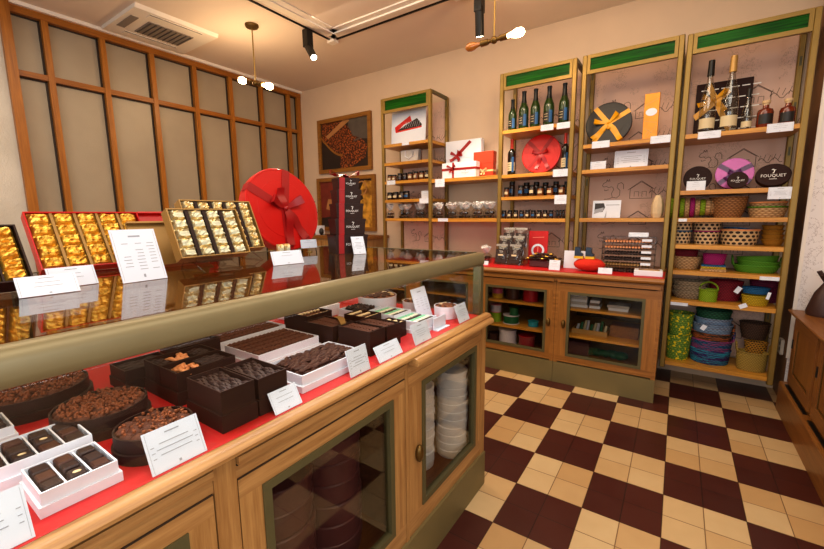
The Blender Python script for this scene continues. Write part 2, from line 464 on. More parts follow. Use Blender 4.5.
    def build(s, name, mats, parent=None, loc=(0, 0, 0), rot=(0, 0, 0), smooth=True, fixn=True):
        me = bpy.data.meshes.new(name)
        me.from_pydata([tuple(v) for v in s.v], [], s.f)
        if isinstance(mats, str): mats = [mats]
        for k in mats: me.materials.append(MAT[k])
        me.polygons.foreach_set('material_index', s.m)
        if fixn:
            bm = bmesh.new(); bm.from_mesh(me); bmesh.ops.recalc_face_normals(bm, faces=bm.faces); bm.to_mesh(me); bm.free()
        if smooth:
            me.polygons.foreach_set('use_smooth', [True]*len(me.polygons)); me.set_sharp_from_angle(angle=.7)
        me.update()
        o = bpy.data.objects.new(name, me); COL.objects.link(o)
        o.location = loc; o.rotation_euler = rot
        if parent: o.parent = parent
        return o

def tag(o, label, cat, group=None, kind=None):
    o['label'] = label; o['category'] = cat
    if group: o['group'] = group
    if kind: o['kind'] = kind
    return o
def thing(name, label, cat, loc=(0, 0, 0), rot=(0, 0, 0), group=None):
    o = bpy.data.objects.new(name, None); COL.objects.link(o)
    o.empty_display_size = .05
    o.location = loc; o.rotation_euler = rot
    return tag(o, label, cat, group)
def struct(o): o['kind'] = 'structure'; return o
def kids(o): return [c for c in COL.objects if c.parent == o]
def dup(o, loc=None, rot=None, label=None, group=None, parent=None):
    ch = list(o.children)
    c = o.copy(); COL.objects.link(c)
    if parent is not None: c.parent = parent
    if loc is not None: c.location = loc
    if rot is not None: c.rotation_euler = rot
    if label: c['label'] = label
    if group: c['group'] = group
    for k in ch: dup(k, parent=c)
    return c
def bbx(o, w): return o

_txt = {}
def text_geo(t):
    if t not in _txt:
        cu = bpy.data.curves.new('lettering', 'FONT'); cu.body = t; cu.align_x = 'CENTER'; cu.align_y = 'CENTER'; cu.size = 1; cu.resolution_u = 2
        o = bpy.data.objects.new('lettering', cu); COL.objects.link(o)
        bpy.context.view_layer.update()
        me = bpy.data.meshes.new_from_object(o.evaluated_get(bpy.context.evaluated_depsgraph_get()))
        _txt[t] = ([v.co.copy() for v in me.vertices], [tuple(p.vertices) for p in me.polygons])
        bpy.data.objects.remove(o); bpy.data.meshes.remove(me); bpy.data.curves.remove(cu)
    return _txt[t]
def put_text(mb, t, x, z, y, size, mat=0):
    """lettering lying in the local x-z plane facing -y"""
    vs, fs = text_geo(t)
    mb.add([(x+v.x*size, y, z+v.y*size) for v in vs], fs, mat)
def emblem(mb, x, z, y, s, mat=0):
    """little bent twig mark above the shop lettering"""
    mb.lines([(x-.1*s, z-.5*s), (x+.12*s, z-.2*s), (x+.1*s, z+.2*s), (x-.05*s, z+.45*s), (x-.3*s, z+.3*s)], .16*s, y, mat)
    mb.lines([(x+.1*s, z+.1*s), (x+.4*s, z+.3*s)], .12*s, y, mat)
def logo(parent, x, z, y, s, mat='logo_white', name='printed_logo'):
    mb = MB(); put_text(mb, 'FOUQUET', x, z, y, s); emblem(mb, x, z+s*1.15, y, s*1.1)
    mb.box(x-s*.7, x+s*.7, y, y+.0001, z-s*.85, z-s*.75)
    return mb.build(name, mat, parent, smooth=False, fixn=False)

# ------------------------------------------------------------------ room shell
CEIL = 3.08
struct(MB().box(-4.62, 1.7, -3, 4.05, -.06, 0).build('floor', 'floor', smooth=False))
struct(MB().box(-4.7, 1.8, -3.1, 4.1, CEIL, CEIL+.08).build('ceiling', 'ceiling', smooth=False))
struct(MB().box(-4.62, .70, 3.95, 4.1, 0, CEIL).build('wall_back', 'wall', smooth=False))
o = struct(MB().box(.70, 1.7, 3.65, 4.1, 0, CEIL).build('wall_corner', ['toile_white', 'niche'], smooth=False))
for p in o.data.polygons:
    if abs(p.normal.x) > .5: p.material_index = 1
struct(MB().box(.692, .712, 3.64, 3.652, .34, CEIL).build('trim_1', 'white_trim', smooth=False))
m = MB(); m.box(1.6, 1.7, -3, -1.8, 0, CEIL); m.box(1.6, 1.7, .8, 3.65, 0, CEIL); m.box(1.6, 1.7, -1.8, .8, 0, .9); m.box(1.6, 1.7, -1.8, .8, 2.6, CEIL)
struct(m.build('wall_right', 'wall', smooth=False))
m = MB(); m.box(1.6, 1.66, -1.8, -1.74, .9, 2.6); m.box(1.6, 1.66, .74, .8, .9, 2.6); m.box(1.6, 1.66, -1.74, .74, .9, .96); m.box(1.6, 1.66, -1.74, .74, 2.54, 2.6)
o = struct(m.build('added_side_window', 'white_trim', smooth=False))  # unseen window, added to bring daylight onto the counter cards
struct(MB().box(1.625, 1.631, -1.74, .74, .96, 2.54).build('pane', 'glass', o, smooth=False))
m = MB(); m.box(-4.62, -3.2, -3.1, -3, 0, CEIL); m.box(1.2, 1.7, -3.1, -3, 0, CEIL); m.box(-3.2, 1.2, -3.1, -3, 0, .5); m.box(-3.2, 1.2, -3.1, -3, 2.7, CEIL)
struct(m.build('wall_front', 'wall', smooth=False))
m = MB(); m.box(-3.2, 1.2, -3.06, -3.04, .5, 2.7)
struct(m.build('window_2', 'glass', smooth=False))
# partition of frosted panes: wall behind the counter
struct(MB().box(-4.72, -4.62, -3, 4.1, 0, CEIL).build('wall_left', 'wall', smooth=False))
m = MB()
mull = [1.21, 1.612, 2.025, 2.448, 2.87, 3.29, 3.715]
for y in mull: m.box(-4.60, -4.535, y+.004, y+.048, .0, 3.045)
m.box(-4.60, -4.535, 3.885, 3.945, 0, 3.045)
m.box(-4.60, -4.53, 1.0, 3.945, 2.995, 3.05, 1)
m.box(-4.60, -4.54, 1.0, 3.945, 2.515, 2.56, 1)
m.box(-4.60, -4.54, 1.0, 3.945, .0, .85, 1)
for y in mull+[3.885]: m.box(-4.592, -4.575, y-.009, y+.004, .85, 2.995, 2)  # dark strips imitate the thin shadow lines along the pane edges
for z in (2.985, 2.505): m.box(-4.592, -4.575, 1.02, 3.885, z, z+.01, 2)
win = struct(m.build('window_1', ['teak_z', 'teak_y', 'shadow_line'], smooth=False))
struct(MB().box(-4.615, -4.59, 1.0, 3.94, .8, 3.0).build('pane', 'frost', win, smooth=False))
struct(MB().box(-4.62, -4.50, 1.0, 3.95, 3.05, CEIL).build('trim_2', 'white_trim', smooth=False))
m = MB(); m.box(-4.60, -4.49, .955, 1.02, 0, CEIL)
m.box(-4.60, -4.50, -.2, .955, 2.9, CEIL, 1); m.box(-4.60, -4.50, -.26, -.2, 0, CEIL); m.box(-4.60, -4.5, -.2, .955, 0, .9, 1)
door = struct(m.build('door_1', ['teak_z', 'teak_y'], smooth=False))
struct(MB().box(-4.56, -4.535, -.2, .955, .85, 2.92).build('pane', 'frost2', door, smooth=False))
# ceiling moulding with recessed track line
m = MB()
def frame_l(a, b, z0, z1, mat=0):
    m.box(-2.93+a, -2.93+b, -1.5, 3.0-a, z0, z1, mat); m.box(-2.93+a, 1.4, 3.0-b, 3.0-a, z0, z1, mat)
frame_l(0, .06, CEIL-.012, CEIL); frame_l(.06, .09, CEIL-.022, CEIL); frame_l(.09, .15, CEIL-.01, CEIL)
struct(m.build('trim_3', 'white_trim', smooth=False))
m = MB(); m.box(-2.992, -2.978, -1.5, 3.0, CEIL-.012, CEIL-.0005)
tr = thing('lighting_track', 'slim black lighting track running along the left of the ceiling moulding', 'track', (0, 0, 0))
m.build('track_rail', 'black', tr, smooth=False)
MB().box(-3.02, -2.93, 3.0, 3.07, CEIL-.03, CEIL-.0005).build('track_corner', 'white_trim', tr, smooth=False)
tr2 = thing('lighting_track', 'slim black lighting track crossing the ceiling before the back wall', 'track', (0, 0, 0))
MB().box(-2.92, -1.62, 3.026, 3.04, CEIL-.012, CEIL-.0005).build('track_rail', 'black', tr2, smooth=False)
MB().box(-1.62, -1.25, 3.005, 3.06, CEIL-.03, CEIL-.0005).build('track_feed', 'white_trim', tr2, smooth=False)

# air conditioner
ac = thing('air_conditioner', 'white ceiling cassette air conditioner beside the frosted partition', 'air conditioner', (-4.12, 1.97, CEIL))
m = MB(); m.prism([(-.35, -.0), (-.33, -.03), (.33, -.03), (.35, 0)], -.35, .35, 'Y'); m.build('panel', 'ac_white', ac, smooth=False)
g = MB(); g.box(-.14, .16, -.17, .21, -.036, -.028)
g.build('grille', 'ac_grille', ac, smooth=False)
g = MB()
for i in range(9): g.box(-.13, .15, -.155+i*.043, -.148+i*.043, -.042, -.036)
g.build('grille_slats', 'ac_slat', ac, smooth=False)
for (x0, x1, y0, y1) in ((-.28, -.2, -.22, .22), (.22, .3, -.22, .22)):
    MB().box(x0, x1, y0, y1, -.034, -.029).build('vane', 'ac_white', ac, smooth=False)
    MB().box(x1-.012, x1-.002, y0, y1, -.0345, -.033).build('outlet_slot', 'black', ac, smooth=False)
MB().box(-.14, .16, -.31, -.25, -.034, -.029).build('outlet_slot', 'ac_grille', ac, smooth=False)

# track spots
def spot(loc, aim, label):
    t = thing('track_spotlight', label, 'spotlight', loc)
    MB().box(-.03, .03, -.036, .036, -.15, 0).build('driver_box', 'black', t, smooth=False)
    d = Vector(aim).normalized(); a = Vector((0, 0, -.14))+d*-.03
    MB().cyl(a, a+d*.2, .034, .034, 16).build('lamp_head', 'black', t)
    MB().cyl(a+d*.195, a+d*.202, .027, .027, 16).build('lens', 'lens_on', t)
    li = bpy.data.lights.new('spot beam', 'SPOT'); li.energy = 60; li.spot_size = 1.3; li.spot_blend = .6; li.color = (1, .85, .66); li.shadow_soft_size = .04
    lo = bpy.data.objects.new('spot_beam', li); COL.objects.link(lo)
    lo.location = Vector(loc)+a+d*.23; lo.rotation_euler = d.to_track_quat('-Z', 'Y').to_euler()
spot((-2.986, 2.72, CEIL-.02), (.62, -.2, -.75), 'black track spotlight at the left, tilted toward the counter')
spot((-1.40, 3.03, CEIL-.03), (-.1, .3, -.95), 'black cylinder spotlight before the back wall beside the hanging lamp')

# twin-bulb pendants
def pendant(loc, zj, ax, lit, label):
    t = thing('pendant_lamp', label, 'lamp', loc)
    dz = zj-loc[2]
    MB().lathe([(.055, -.022), (.06, -.012), (.06, 0)], 24).build('ceiling_rose', 'antique', t)
    MB().cyl((0, 0, dz), (0, 0, -.01), .006, seg=8).build('rod', 'brass', t)
    MB().ball((0, 0, dz), .026, 14, 10).build('joint', 'antique', t)
    ax = Vector(ax).normalized()
    for s, on in ((1, lit[0]), (-1, lit[1])):
        d = ax*s; c = Vector((0, 0, dz))
        MB().cyl(c+d*.02, c+d*.045, .014, .014, 12).cyl(c+d*.045, c+d*.10, .021, .023, 14).build('socket', 'antique', t)
        q = d.to_track_quat('Z', 'Y').to_matrix().to_4x4(); q.translation = c+d*.1
        b = MB(); b.M = q
        b.lathe([(.013, 0), (.015, .02), (.027, .055), (.031, .08), (.027, .102), (.012, .118)], 16)
        b.build('bulb', 'bulb' if on else 'bulb_off', t)
        if on:
            li = bpy.data.lights.new('bulb light', 'POINT'); li.energy = 7; li.color = (1, .7, .4); li.shadow_soft_size = .05
            lo = bpy.data.objects.new('bulb_light', li); COL.objects.link(lo); lo.location = Vector(loc)+c+d*.25
pendant((-3.35, 2.39, CEIL), 2.58, (1, .12, -.30), (1, 1), 'brass rod pendant with two lit bulbs over the counter')
pp = px(494, 40, Y=2.86); pendant((pp.x, 2.86, CEIL), pp.z, (1, .05, .05), (1, 0), 'brass rod pendant with one lit and one dark bulb')

# framed photographs on the back wall
def picture(x0, x1, z0, z1, label, fill):
    t = thing('framed_photograph', label, 'picture', ((x0+x1)/2, 3.95, z0))
    w, h = (x1-x0)/2, z1-z0; b = .05
    f = MB(); f.box(-w, w, -.04, -.002, 0, b); f.box(-w, w, -.04, -.002, h-b, h); f.box(-w, -w+b, -.04, -.002, b, h-b); f.box(w-b, w, -.04, -.002, b, h-b)
    f.build('frame', 'frame_wood', t, smooth=False)
    p = MB(); names = fill(p, -w+b, w-b, b, h-b); p.build('photo_print', names, t, smooth=False, fixn=False)
def pic1(p, x0, x1, z0, z1):
    p.box(x0, x1, -.012, -.004, z0, z1, 0)
    X = lambda a: x0+(x1-x0)*a
    Z = lambda a: z0+(z1-z0)*a
    def poly(pts, mat, y): p.add([(X(a), y, Z(b)) for a, b in pts], [tuple(range(len(pts)))], mat)
    poly([(.55, .62), (1, .55), (1, 1), (.6, 1)], 4, -.0125)
    poly([(.02, 1), (.02, .62), (.35, .3), (.4, 0), (.62, 0), (.92, .18), (.97, .42), (.85, .58), (.68, .66), (.62, .8), (.5, .98)], 1, -.013)
    poly([(.1, .72), (.15, .66), (.62, .97), (.6, 1), (.48, 1)], 2, -.0135)
    pts = [(X(0.0+.46*t), Z(.7-.42*math.sin(t*PI/2))) for t in [i/10 for i in range(11)]]
    p.lines(pts, .025, -.014, 3)
    poly([(0, .62), (.2, .4), (.42, .3), (.4, 0), (0, 0)], 0, -.0138)
    p.lines([(X(.7), Z(.55)), (X(1), Z(.63))], .02, -.0142, 4)
    return ['photo_dark', 'photo_nibs', 'photo_wood', 'frame_wood', 'photo_grey']
def pic2(p, x0, x1, z0, z1):
    p.box(x0, x1, -.012, -.004, z0, z1, 0)
    X = lambda a: x0+(x1-x0)*a
    Z = lambda a: z0+(z1-z0)*a
    def poly(pts, mat, y): p.add([(X(a), y, Z(b)) for a, b in pts], [tuple(range(len(pts)))], mat)
    poly([(0, .2), (.3, .25), (.45, .6), (.4, 1), (0, 1)], 1, -.0125)
    poly([(.1, .4), (.25, .35), (.3, .6), (.15, .62)], 3, -.013)
    poly([(.7, 0), (1, 0), (1, .95), (.85, .98), (.78, .8), (.83, .6), (.7, .5), (.78, .3)], 2, -.0125)
    pts = [(X(.8+.09*math.cos(a)), Z(.82+.14*math.sin(a))) for a in [i*.5 for i in range(14)]]
    p.lines(pts, .02, -.0135, 3)
    return ['photo_dark', 'photo_red', 'photo_gold', 'photo_wood']
picture(-4.19, -3.25, 1.935, 2.64, 'upper wood framed photograph of roasted cocoa nibs and a scoop', pic1)
picture(-4.25, -3.205, 1.16, 1.875, 'lower wood framed photograph in burgundy and gold behind the stacked boxes', pic2)

# ------------------------------------------------------------------ tall display shelves
YF, YB = 3.55, 3.93
SQ = [(.1, .0), (.35, .02), (.5, .1), (.45, .3), (.55, .5), (.5, .62), (.42, .66), (.3, .6), (.2, .68), (.05, .66), (-.02, .74), (.05, .86), (.18, .92), (.2, 1.05), (.25, .93), (.32, 1.06), (.34, .92)]
TAIL = [(.5, .1), (.7, .05), (.85, .2), (.85, .45), (.7, .6), (.75, .8), (.9, .85), (1.0, .75), (1.02, .5)]
def sketches(m, w, z0, z1, y, mat, n=4):
    """sepia drawings printed on the paper: squirrels, little houses, twigs, ruled scenery"""
    k = 0
    z = z1-.36
    while z > z0+.02:
        for sx in (-.32, .02, .3):
            x = sx*w+random.uniform(-.04, .04)*w; s = random.uniform(.12, .17)
            kind = k % 3; k += 1
            if kind == 0:
                m.lines([(x+a*s, z+b*s) for a, b in SQ], .004, y, mat); m.lines([(x+a*s, z+b*s) for a, b in TAIL], .004, y, mat)
                m.lines([(x+.3*s, z+.5*s), (x+.12*s, z+.45*s), (x+.1*s, z+.52*s)], .004, y, mat)
            elif kind == 1:
                m.lines([(x, z), (x, z+.5*s), (x+.5*s, z+.85*s), (x+s, z+.5*s), (x+s, z), (x, z)], .004, y, mat)
                m.lines([(x-.1*s, z+.45*s), (x+.5*s, z+.9*s), (x+1.1*s, z+.45*s)], .004, y, mat)
                for q in (.2, .55): m.lines([(x+q*s, z+.1*s), (x+q*s, z+.35*s), (x+(q+.2)*s, z+.35*s), (x+(q+.2)*s, z+.1*s)], .003, y, mat)
            else:
                m.lines([(x+i*.12*s, z+.3*s+.15*s*math.sin(i*1.3)) for i in range(10)], .004, y, mat)
                for i in range(5): m.lines([(x+i*.22*s, z+.3*s), (x+i*.22*s+.1*s, z+.6*s+.05*s*(i % 2))], .003, y, mat)
        z -= .22
def display_shelf(x0, x1, z0, z1, shelves, label):
    t = thing('display_shelf', label, 'shelf unit', ((x0+x1)/2, YF, z0), group=None)
    w = (x1-x0)/2; H = z1-z0; D = YB-YF; p = .036
    for sx in (-1, 1):
        for y0 in (0, D-p):
            a = sx*w; b = sx*(w-p)
            m = MB(); m.cbox(min(a, b), max(a, b), y0, y0+p, 0, H, .005); 
            if y0:
                for i in range(int(H/.1)):
                    if i % 3 == 0: m.box(min(a, b)+.012, max(a, b)-.012, y0-.0006, y0, .1+i*.1, .16+i*.1, 1)
            m.build('post', ['brass', 'olive_dark'], t)
    ft = MB(); zt = 2.455-z0
    ft.box(-w+p, w-p, .002, .03, H-.028, H-.001); ft.box(-w+p, w-p, .002, .03, zt, zt+.028)
    ft.box(-w+p, -w+p+.022, .002, .03, zt+.028, H-.028); ft.box(w-p-.022, w-p, .002, .03, zt+.028, H-.028)
    ft.build('transom_frame', 'brass', t, smooth=False)
    MB().box(-w+p+.02, w-p-.02, .012, .018, zt+.026, H-.026).build('transom_pane', 'green_glass', t, smooth=False)
    for sx in (-1, 1):
        MB().box(min(sx*w, sx*(w-.03)), max(sx*w, sx*(w-.03)), p, D-p, H-.03, H-.001).build('side_rail', 'olive', t, smooth=False)
    m = MB(); m.box(-w+p, w-p, D-.012, D-.004, 0 if z0 > .5 else .07, H-.03, 0)
    sketches(m, 2*w-2*p, .1, H-.1, D-.0126, 1)
    m.build('back_panel', ['toile', 'ink'], t, smooth=False, fixn=False)
    for z in shelves:
        MB().box(-w+p*.2+.012, w-p*.2-.012, .006, D-.014, z-z0-.030, z-z0).build('shelf', 'oak_shelf', t, smooth=False)
    return t
WT = .905
T1 = (-2.80, -2.155); T2 = (-1.43, -.775); T3 = (-.735, -.06); T4 = (-.045, .630)
Z5 = [2.112, 1.912, 1.715, 1.515, 1.316]
display_shelf(*T1, WT, 2.61, [2.125, 1.93, 1.732, 1.53, 1.325], 'leftmost tall brass shelf unit with gift bags and jars')
display_shelf(*T2, WT, 2.60, [2.11, 1.716, 1.516, 1.316], 'tall brass shelf unit holding the green champagne bottles')
display_shelf(*T3, WT, 2.60, [1.912, 1.711, 1.317], 'tall brass shelf unit with the charcoal round box on top shelf')
display_shelf(*T4, .150, 2.59, [1.911, 1.514, 1.316, 1.118, .923, .695, .205], 'rightmost floor standing brass shelf unit full of baskets')
for z, lab, xa in ((1.721, 'oak bridging shelf carrying the ribboned gift boxes', T1[1]+.002), (1.321, 'oak bridging shelf carrying a row of cellophane bags', T1[1]+.002)):
    o = MB().box(xa, T2[0]-.002, YF+.006, YB, z-.034, z).build('wall_shelf', 'oak_shelf', smooth=False); tag(o, lab, 'shelf')

# ------------------------------------------------------------------ base cabinets under the shelves
CF = 3.18
def leaf(t, x0, x1, z0, z1, gl, knob_x, y=CF):
    """glazed door with bead and knob; gl = glass opening"""
    gx0, gx1, gz0, gz1 = gl
    d = MB(); d.box(x0, x1, y-.022, y, z0, gz0, 0); d.box(x0, x1, y-.022, y, gz1, z1, 0)
    d.box(x0, gx0, y-.022, y, gz0, gz1, 1); d.box(gx1, x1, y-.022, y, gz0, gz1, 1)
    ob = d.build('door', ['oak_x', 'oak_cab_z'], t, smooth=False)
    b = MB(); c = .02
    b.box(gx0, gx1, y-.026, y-.004, gz0, gz0+c); b.box(gx0, gx1, y-.026, y-.004, gz1-c, gz1); b.box(gx0, gx0+c, y-.026, y-.004, gz0+c, gz1-c); b.box(gx1-c, gx1, y-.026, y-.004, gz0+c, gz1-c)
    b.build('glazing_bead', 'olive_dark', ob, smooth=False)
    MB().box(gx0+.01, gx1-.01, y-.014, y-.01, gz0+.01, gz1-.01).build('pane', 'glass_cab', ob, smooth=False)
    if knob_x is not None: MB().ball((knob_x, y-.03, .495), .028, 14, 10, 0, (.55, .8, 1.25)).build('knob', 'antique', ob)
    return ob
def base_cabinet(x0, x1, gl, knob_x, label, drawer=True):
    t = thing('base_cabinet', label, 'cabinet', (0, 0, 0))
    m = MB(); y1 = YB
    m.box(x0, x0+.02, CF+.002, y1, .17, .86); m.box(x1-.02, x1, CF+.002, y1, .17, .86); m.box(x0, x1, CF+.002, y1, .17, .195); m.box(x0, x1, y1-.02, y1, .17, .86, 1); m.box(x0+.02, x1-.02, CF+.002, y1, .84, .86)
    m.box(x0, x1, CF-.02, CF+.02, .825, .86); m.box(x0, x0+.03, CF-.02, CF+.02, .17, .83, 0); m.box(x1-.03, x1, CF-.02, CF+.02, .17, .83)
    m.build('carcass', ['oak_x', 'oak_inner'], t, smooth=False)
    for z in (.615, .395): MB().box(x0+.02, x1-.02, CF+.03, y1-.02, z-.018, z).build('inner_shelf', 'oak_shelf', t, smooth=False)
    MB().box(x0+.012, x1-.012, CF-.036, CF-.018, .828, .852).build('pull_out_board', 'oak_x', t, smooth=False)
    leaf(t, x0+.02, x1-.02, .185, .818, gl, knob_x)
    m = MB(); m.box(x0, x1, CF-.025, CF+.03, 0.001, .172); m.build('plinth', 'plinth', t, smooth=False)
    return t
base_cabinet(-.765, -.058, (-.675, -.152, .235, .755), -.697, 'oak glazed base cabinet right of centre with paper trays inside')
base_cabinet(-1.445, -.767, (-1.36, -.835, .235, .755), -.812, 'oak glazed base cabinet full of ribbon spools')
base_cabinet(-2.125, -1.447, (-2.04, -1.53, .235, .755), -2.08, 'oak glazed base cabinet seen through the end of the counter')
base_cabinet(-2.805, -2.127, (-2.72, -2.21, .235, .755), -2.25, 'oak glazed base cabinet behind the counter, under the leftmost shelf unit')
m = MB(); m.prism([(CF-.045, .872), (CF-.05, .885), (CF-.045, .895), (CF-.035, WT), (YB, WT), (YB, .862), (CF-.03, .862)], -2.81, -.052, 'X')
tag(m.build('worktop', 'oak_x', smooth=False), 'long oak worktop over the glazed base cabinets at the back', 'worktop')
m = MB(); m.box(-2.80, -.056, CF-.02, YF-.006, WT, WT+.004)
m.box(-2.12, -1.45, YF-.006, YB-.05, WT, WT+.004)
rc = m.build('table_runner', 'red_cloth', smooth=False); tag(rc, 'red cloth laid along the back worktop', 'cloth')
# wooden cabinet further left at the back wall
t = thing('side_cabinet', 'oak side cabinet against the back wall behind the big red round box', 'cabinet', (-3.75, 3.7, 0))
MB().box(-.72, .72, -.2, .23, 0.001, 1.08).build('carcass', 'oak_z', t, smooth=False)
MB().box(-.74, .74, -.22, .235, 1.08, 1.115).build('top', 'oak_x', t, smooth=False)
for x0 in (-.7, .01): MB().box(x0, x0+.69, -.216, -.2, .1, 1.05).build('door', 'oak_z', t, smooth=False)
o = MB().cbox(-.05, .05, -.04, .04, 0, .12, .003).build('small_box', 'white_box', None, (-3.95, 3.66, 1.115)); tag(o, 'small white box standing on the oak side cabinet', 'box')
m = MB(); m.tube([(0, 0, 0), (.01, 0, .16), (-.01, 0, .3), (.01, 0, .44)], .006, 6); m.tube([(0, 0, .22), (.07, -.01, .3)], .004, 6); m.tube([(0, 0, .18), (-.06, 0, .27)], .004, 6); m.lathe([(.03, 0), (.035, .03), (.02, .09), (.012, .1)], 12)
tag(m.build('twig_ornament', 'black', None, (-4.06, 3.68, 1.115)), 'dark twig ornament rising beside the big red round box', 'ornament')
o = MB().ball((0, 0, .045), .045, 12, 8, 0, (.7, .7, 1)).build('dark_jar', 'black_box', None, (-3.86, 3.6, 1.115)); tag(o, 'small dark round jar beside the small white box', 'jar')

# ------------------------------------------------------------------ glass display counter
XC, XB, YE, YS = -.735, -1.75, 1.708, -1.0
CZ, GT = .885, 1.178
ct = thing('display_counter', 'long oak and brass glass topped display counter in the foreground', 'counter', (0, 0, 0))
m = MB()
m.box(XB, XC+.012, YS, YE, .001, .176); m.build('plinth', 'plinth', ct, smooth=False)
m = MB()
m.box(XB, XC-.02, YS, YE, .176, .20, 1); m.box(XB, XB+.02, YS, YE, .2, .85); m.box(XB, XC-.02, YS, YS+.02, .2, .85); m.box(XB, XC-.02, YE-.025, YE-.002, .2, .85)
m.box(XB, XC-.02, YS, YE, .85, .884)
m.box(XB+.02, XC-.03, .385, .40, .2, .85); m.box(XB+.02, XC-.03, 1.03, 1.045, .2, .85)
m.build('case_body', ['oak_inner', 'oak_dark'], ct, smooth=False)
fr = MB()
fr.box(XC-.022, XC, YS, YE, .176, .196, 0); fr.box(XC-.022, XC, YS, YE, .80, .868, 0)
for y0, y1 in ((1.66, YE), (1.032, 1.05), (.366, .414), (-.32, -.27)): fr.box(XC-.022, XC+.004, y0, y1, .176, .868, 1)
fr.build('front_frame', ['oak_y', 'oak_z'], ct, smooth=False)
ld = MB(); prof = [(-.79, .872), (-.79, .8835), (-.742, .8845), (-.736, .890), (-.722, .8895), (-.712, .886), (-.706, .879), (-.7065, .872), (-.713, .867), (-.722, .865), (-.722, .862), (-.735, .862)]
ld.prism(prof, YS, YE+.005, 'Y'); ld.build('ledge_moulding', 'oak_y', ct)
def cdoor(y0, y1, gy0, gy1, knob):
    z0, z1, gz0, gz1 = .198, .80, .258, .757
    d = MB(); x0, x1 = XC-.02, XC+.003
    d.box(x0, x1, y0, y1, z0, gz0, 0); d.box(x0, x1, y0, y1, gz1, z1, 0); d.box(x0, x1, y0, gy0, gz0, gz1, 1); d.box(x0, x1, gy1, y1, gz0, gz1, 1)
    ob = d.build('door', ['oak_y', 'oak_z'], ct, smooth=False)
    b = MB(); c = .022; x0, x1 = XC-.018, XC+.007
    b.box(x0, x1, gy0, gy1, gz0, gz0+c); b.box(x0, x1, gy0, gy1, gz1-c, gz1); b.box(x0, x1, gy0, gy0+c, gz0+c, gz1-c); b.box(x0, x1, gy1-c, gy1, gz0+c, gz1-c)
    b.build('glazing_bead', 'olive_dark', ob, smooth=False)
    MB().box(XC-.01, XC-.006, gy0+.01, gy1-.01, gz0+.01, gz1-.01).build('pane', 'glass_door', ob, smooth=False)
    if knob: MB().ball((XC+.013, knob, .492), .026, 14, 10, 0, (.6, .7, 1.3)).build('knob', 'antique', ob)
cdoor(1.052, 1.658, 1.136, 1.604, 1.105)
cdoor(.417, 1.030, .472, .962, None)
cdoor(-.268, .363, -.2, .31, None)
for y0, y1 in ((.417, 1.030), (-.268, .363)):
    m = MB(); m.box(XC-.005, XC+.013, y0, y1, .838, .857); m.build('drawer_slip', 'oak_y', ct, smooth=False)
    m = MB(); m.box(XC-.005, XC+.0035, y0, y1, .857, .861); m.box(XC-.005, XC+.0035, y0, y1, .833, .838); m.box(XC-.005, XC+.0035, y0, y1, .8005, .8035); m.build('shadow_strip', 'shadow_line', ct, smooth=False)  # dark strips imitate the shadow above and below the slip
m = MB(); m.prism([(XC-.02, .846), (XC+.038, .846), (XC+.046, .850), (XC+.048, .858), (XC+.044, .868), (XC+.036, .873), (XC-.02, .873)], 1.05, 1.70, 'Y')
m.build('pull_out_board', 'oak_y', ct)
# glass case
rl = MB(); prof = [(-.778, 1.123), (-.745, 1.121), (-.7405, 1.126), (-.739, 1.136), (-.7395, 1.156), (-.743, 1.167), (-.750, 1.174), (-.760, 1.1775), (-.770, 1.178), (-.778, 1.177)]
rl.prism(prof, YS, YE-.012, 'Y')
rl.box(-.782, -.745, YE-.012, YE-.004, 1.125, 1.173)
rl.build('top_rail', 'rail', ct)
MB().cbox(-.785, -.743, YE-.042, YE-.006, .886, 1.12, .005).build('corner_post', 'olive', ct)
m = MB(); m.box(XB+.02, -.782, YE-.03, YE-.006, 1.160, 1.179); m.box(XB, XB+.022, YS, YE-.006, 1.155, 1.179); m.box(XB, XB+.03, YE-.035, YE-.006, .884, 1.155); m.box(XB, XB+.03, .30, .33, .884, 1.155)
m.build('rear_rail', 'olive', ct, smooth=False)
MB().box(XB+.022, -.782, YS, YE-.03, 1.170, GT).build('glass_top', 'glass_top', ct, smooth=False)
MB().box(-.748, -.743, YS, YE-.042, .8855, 1.118).build('front_glass', 'glass', ct, smooth=False)
MB().box(XB+.03, -.785, YE-.02, YE-.014, .886, 1.160).build('end_glass', 'glass', ct, smooth=False)
rc = MB().box(XB+.035, -.749, YS+.01, YE-.045, .8842, CZ).build('table_runner', 'red_cloth', smooth=False); tag(rc, 'red cloth lining the glass display counter', 'cloth')

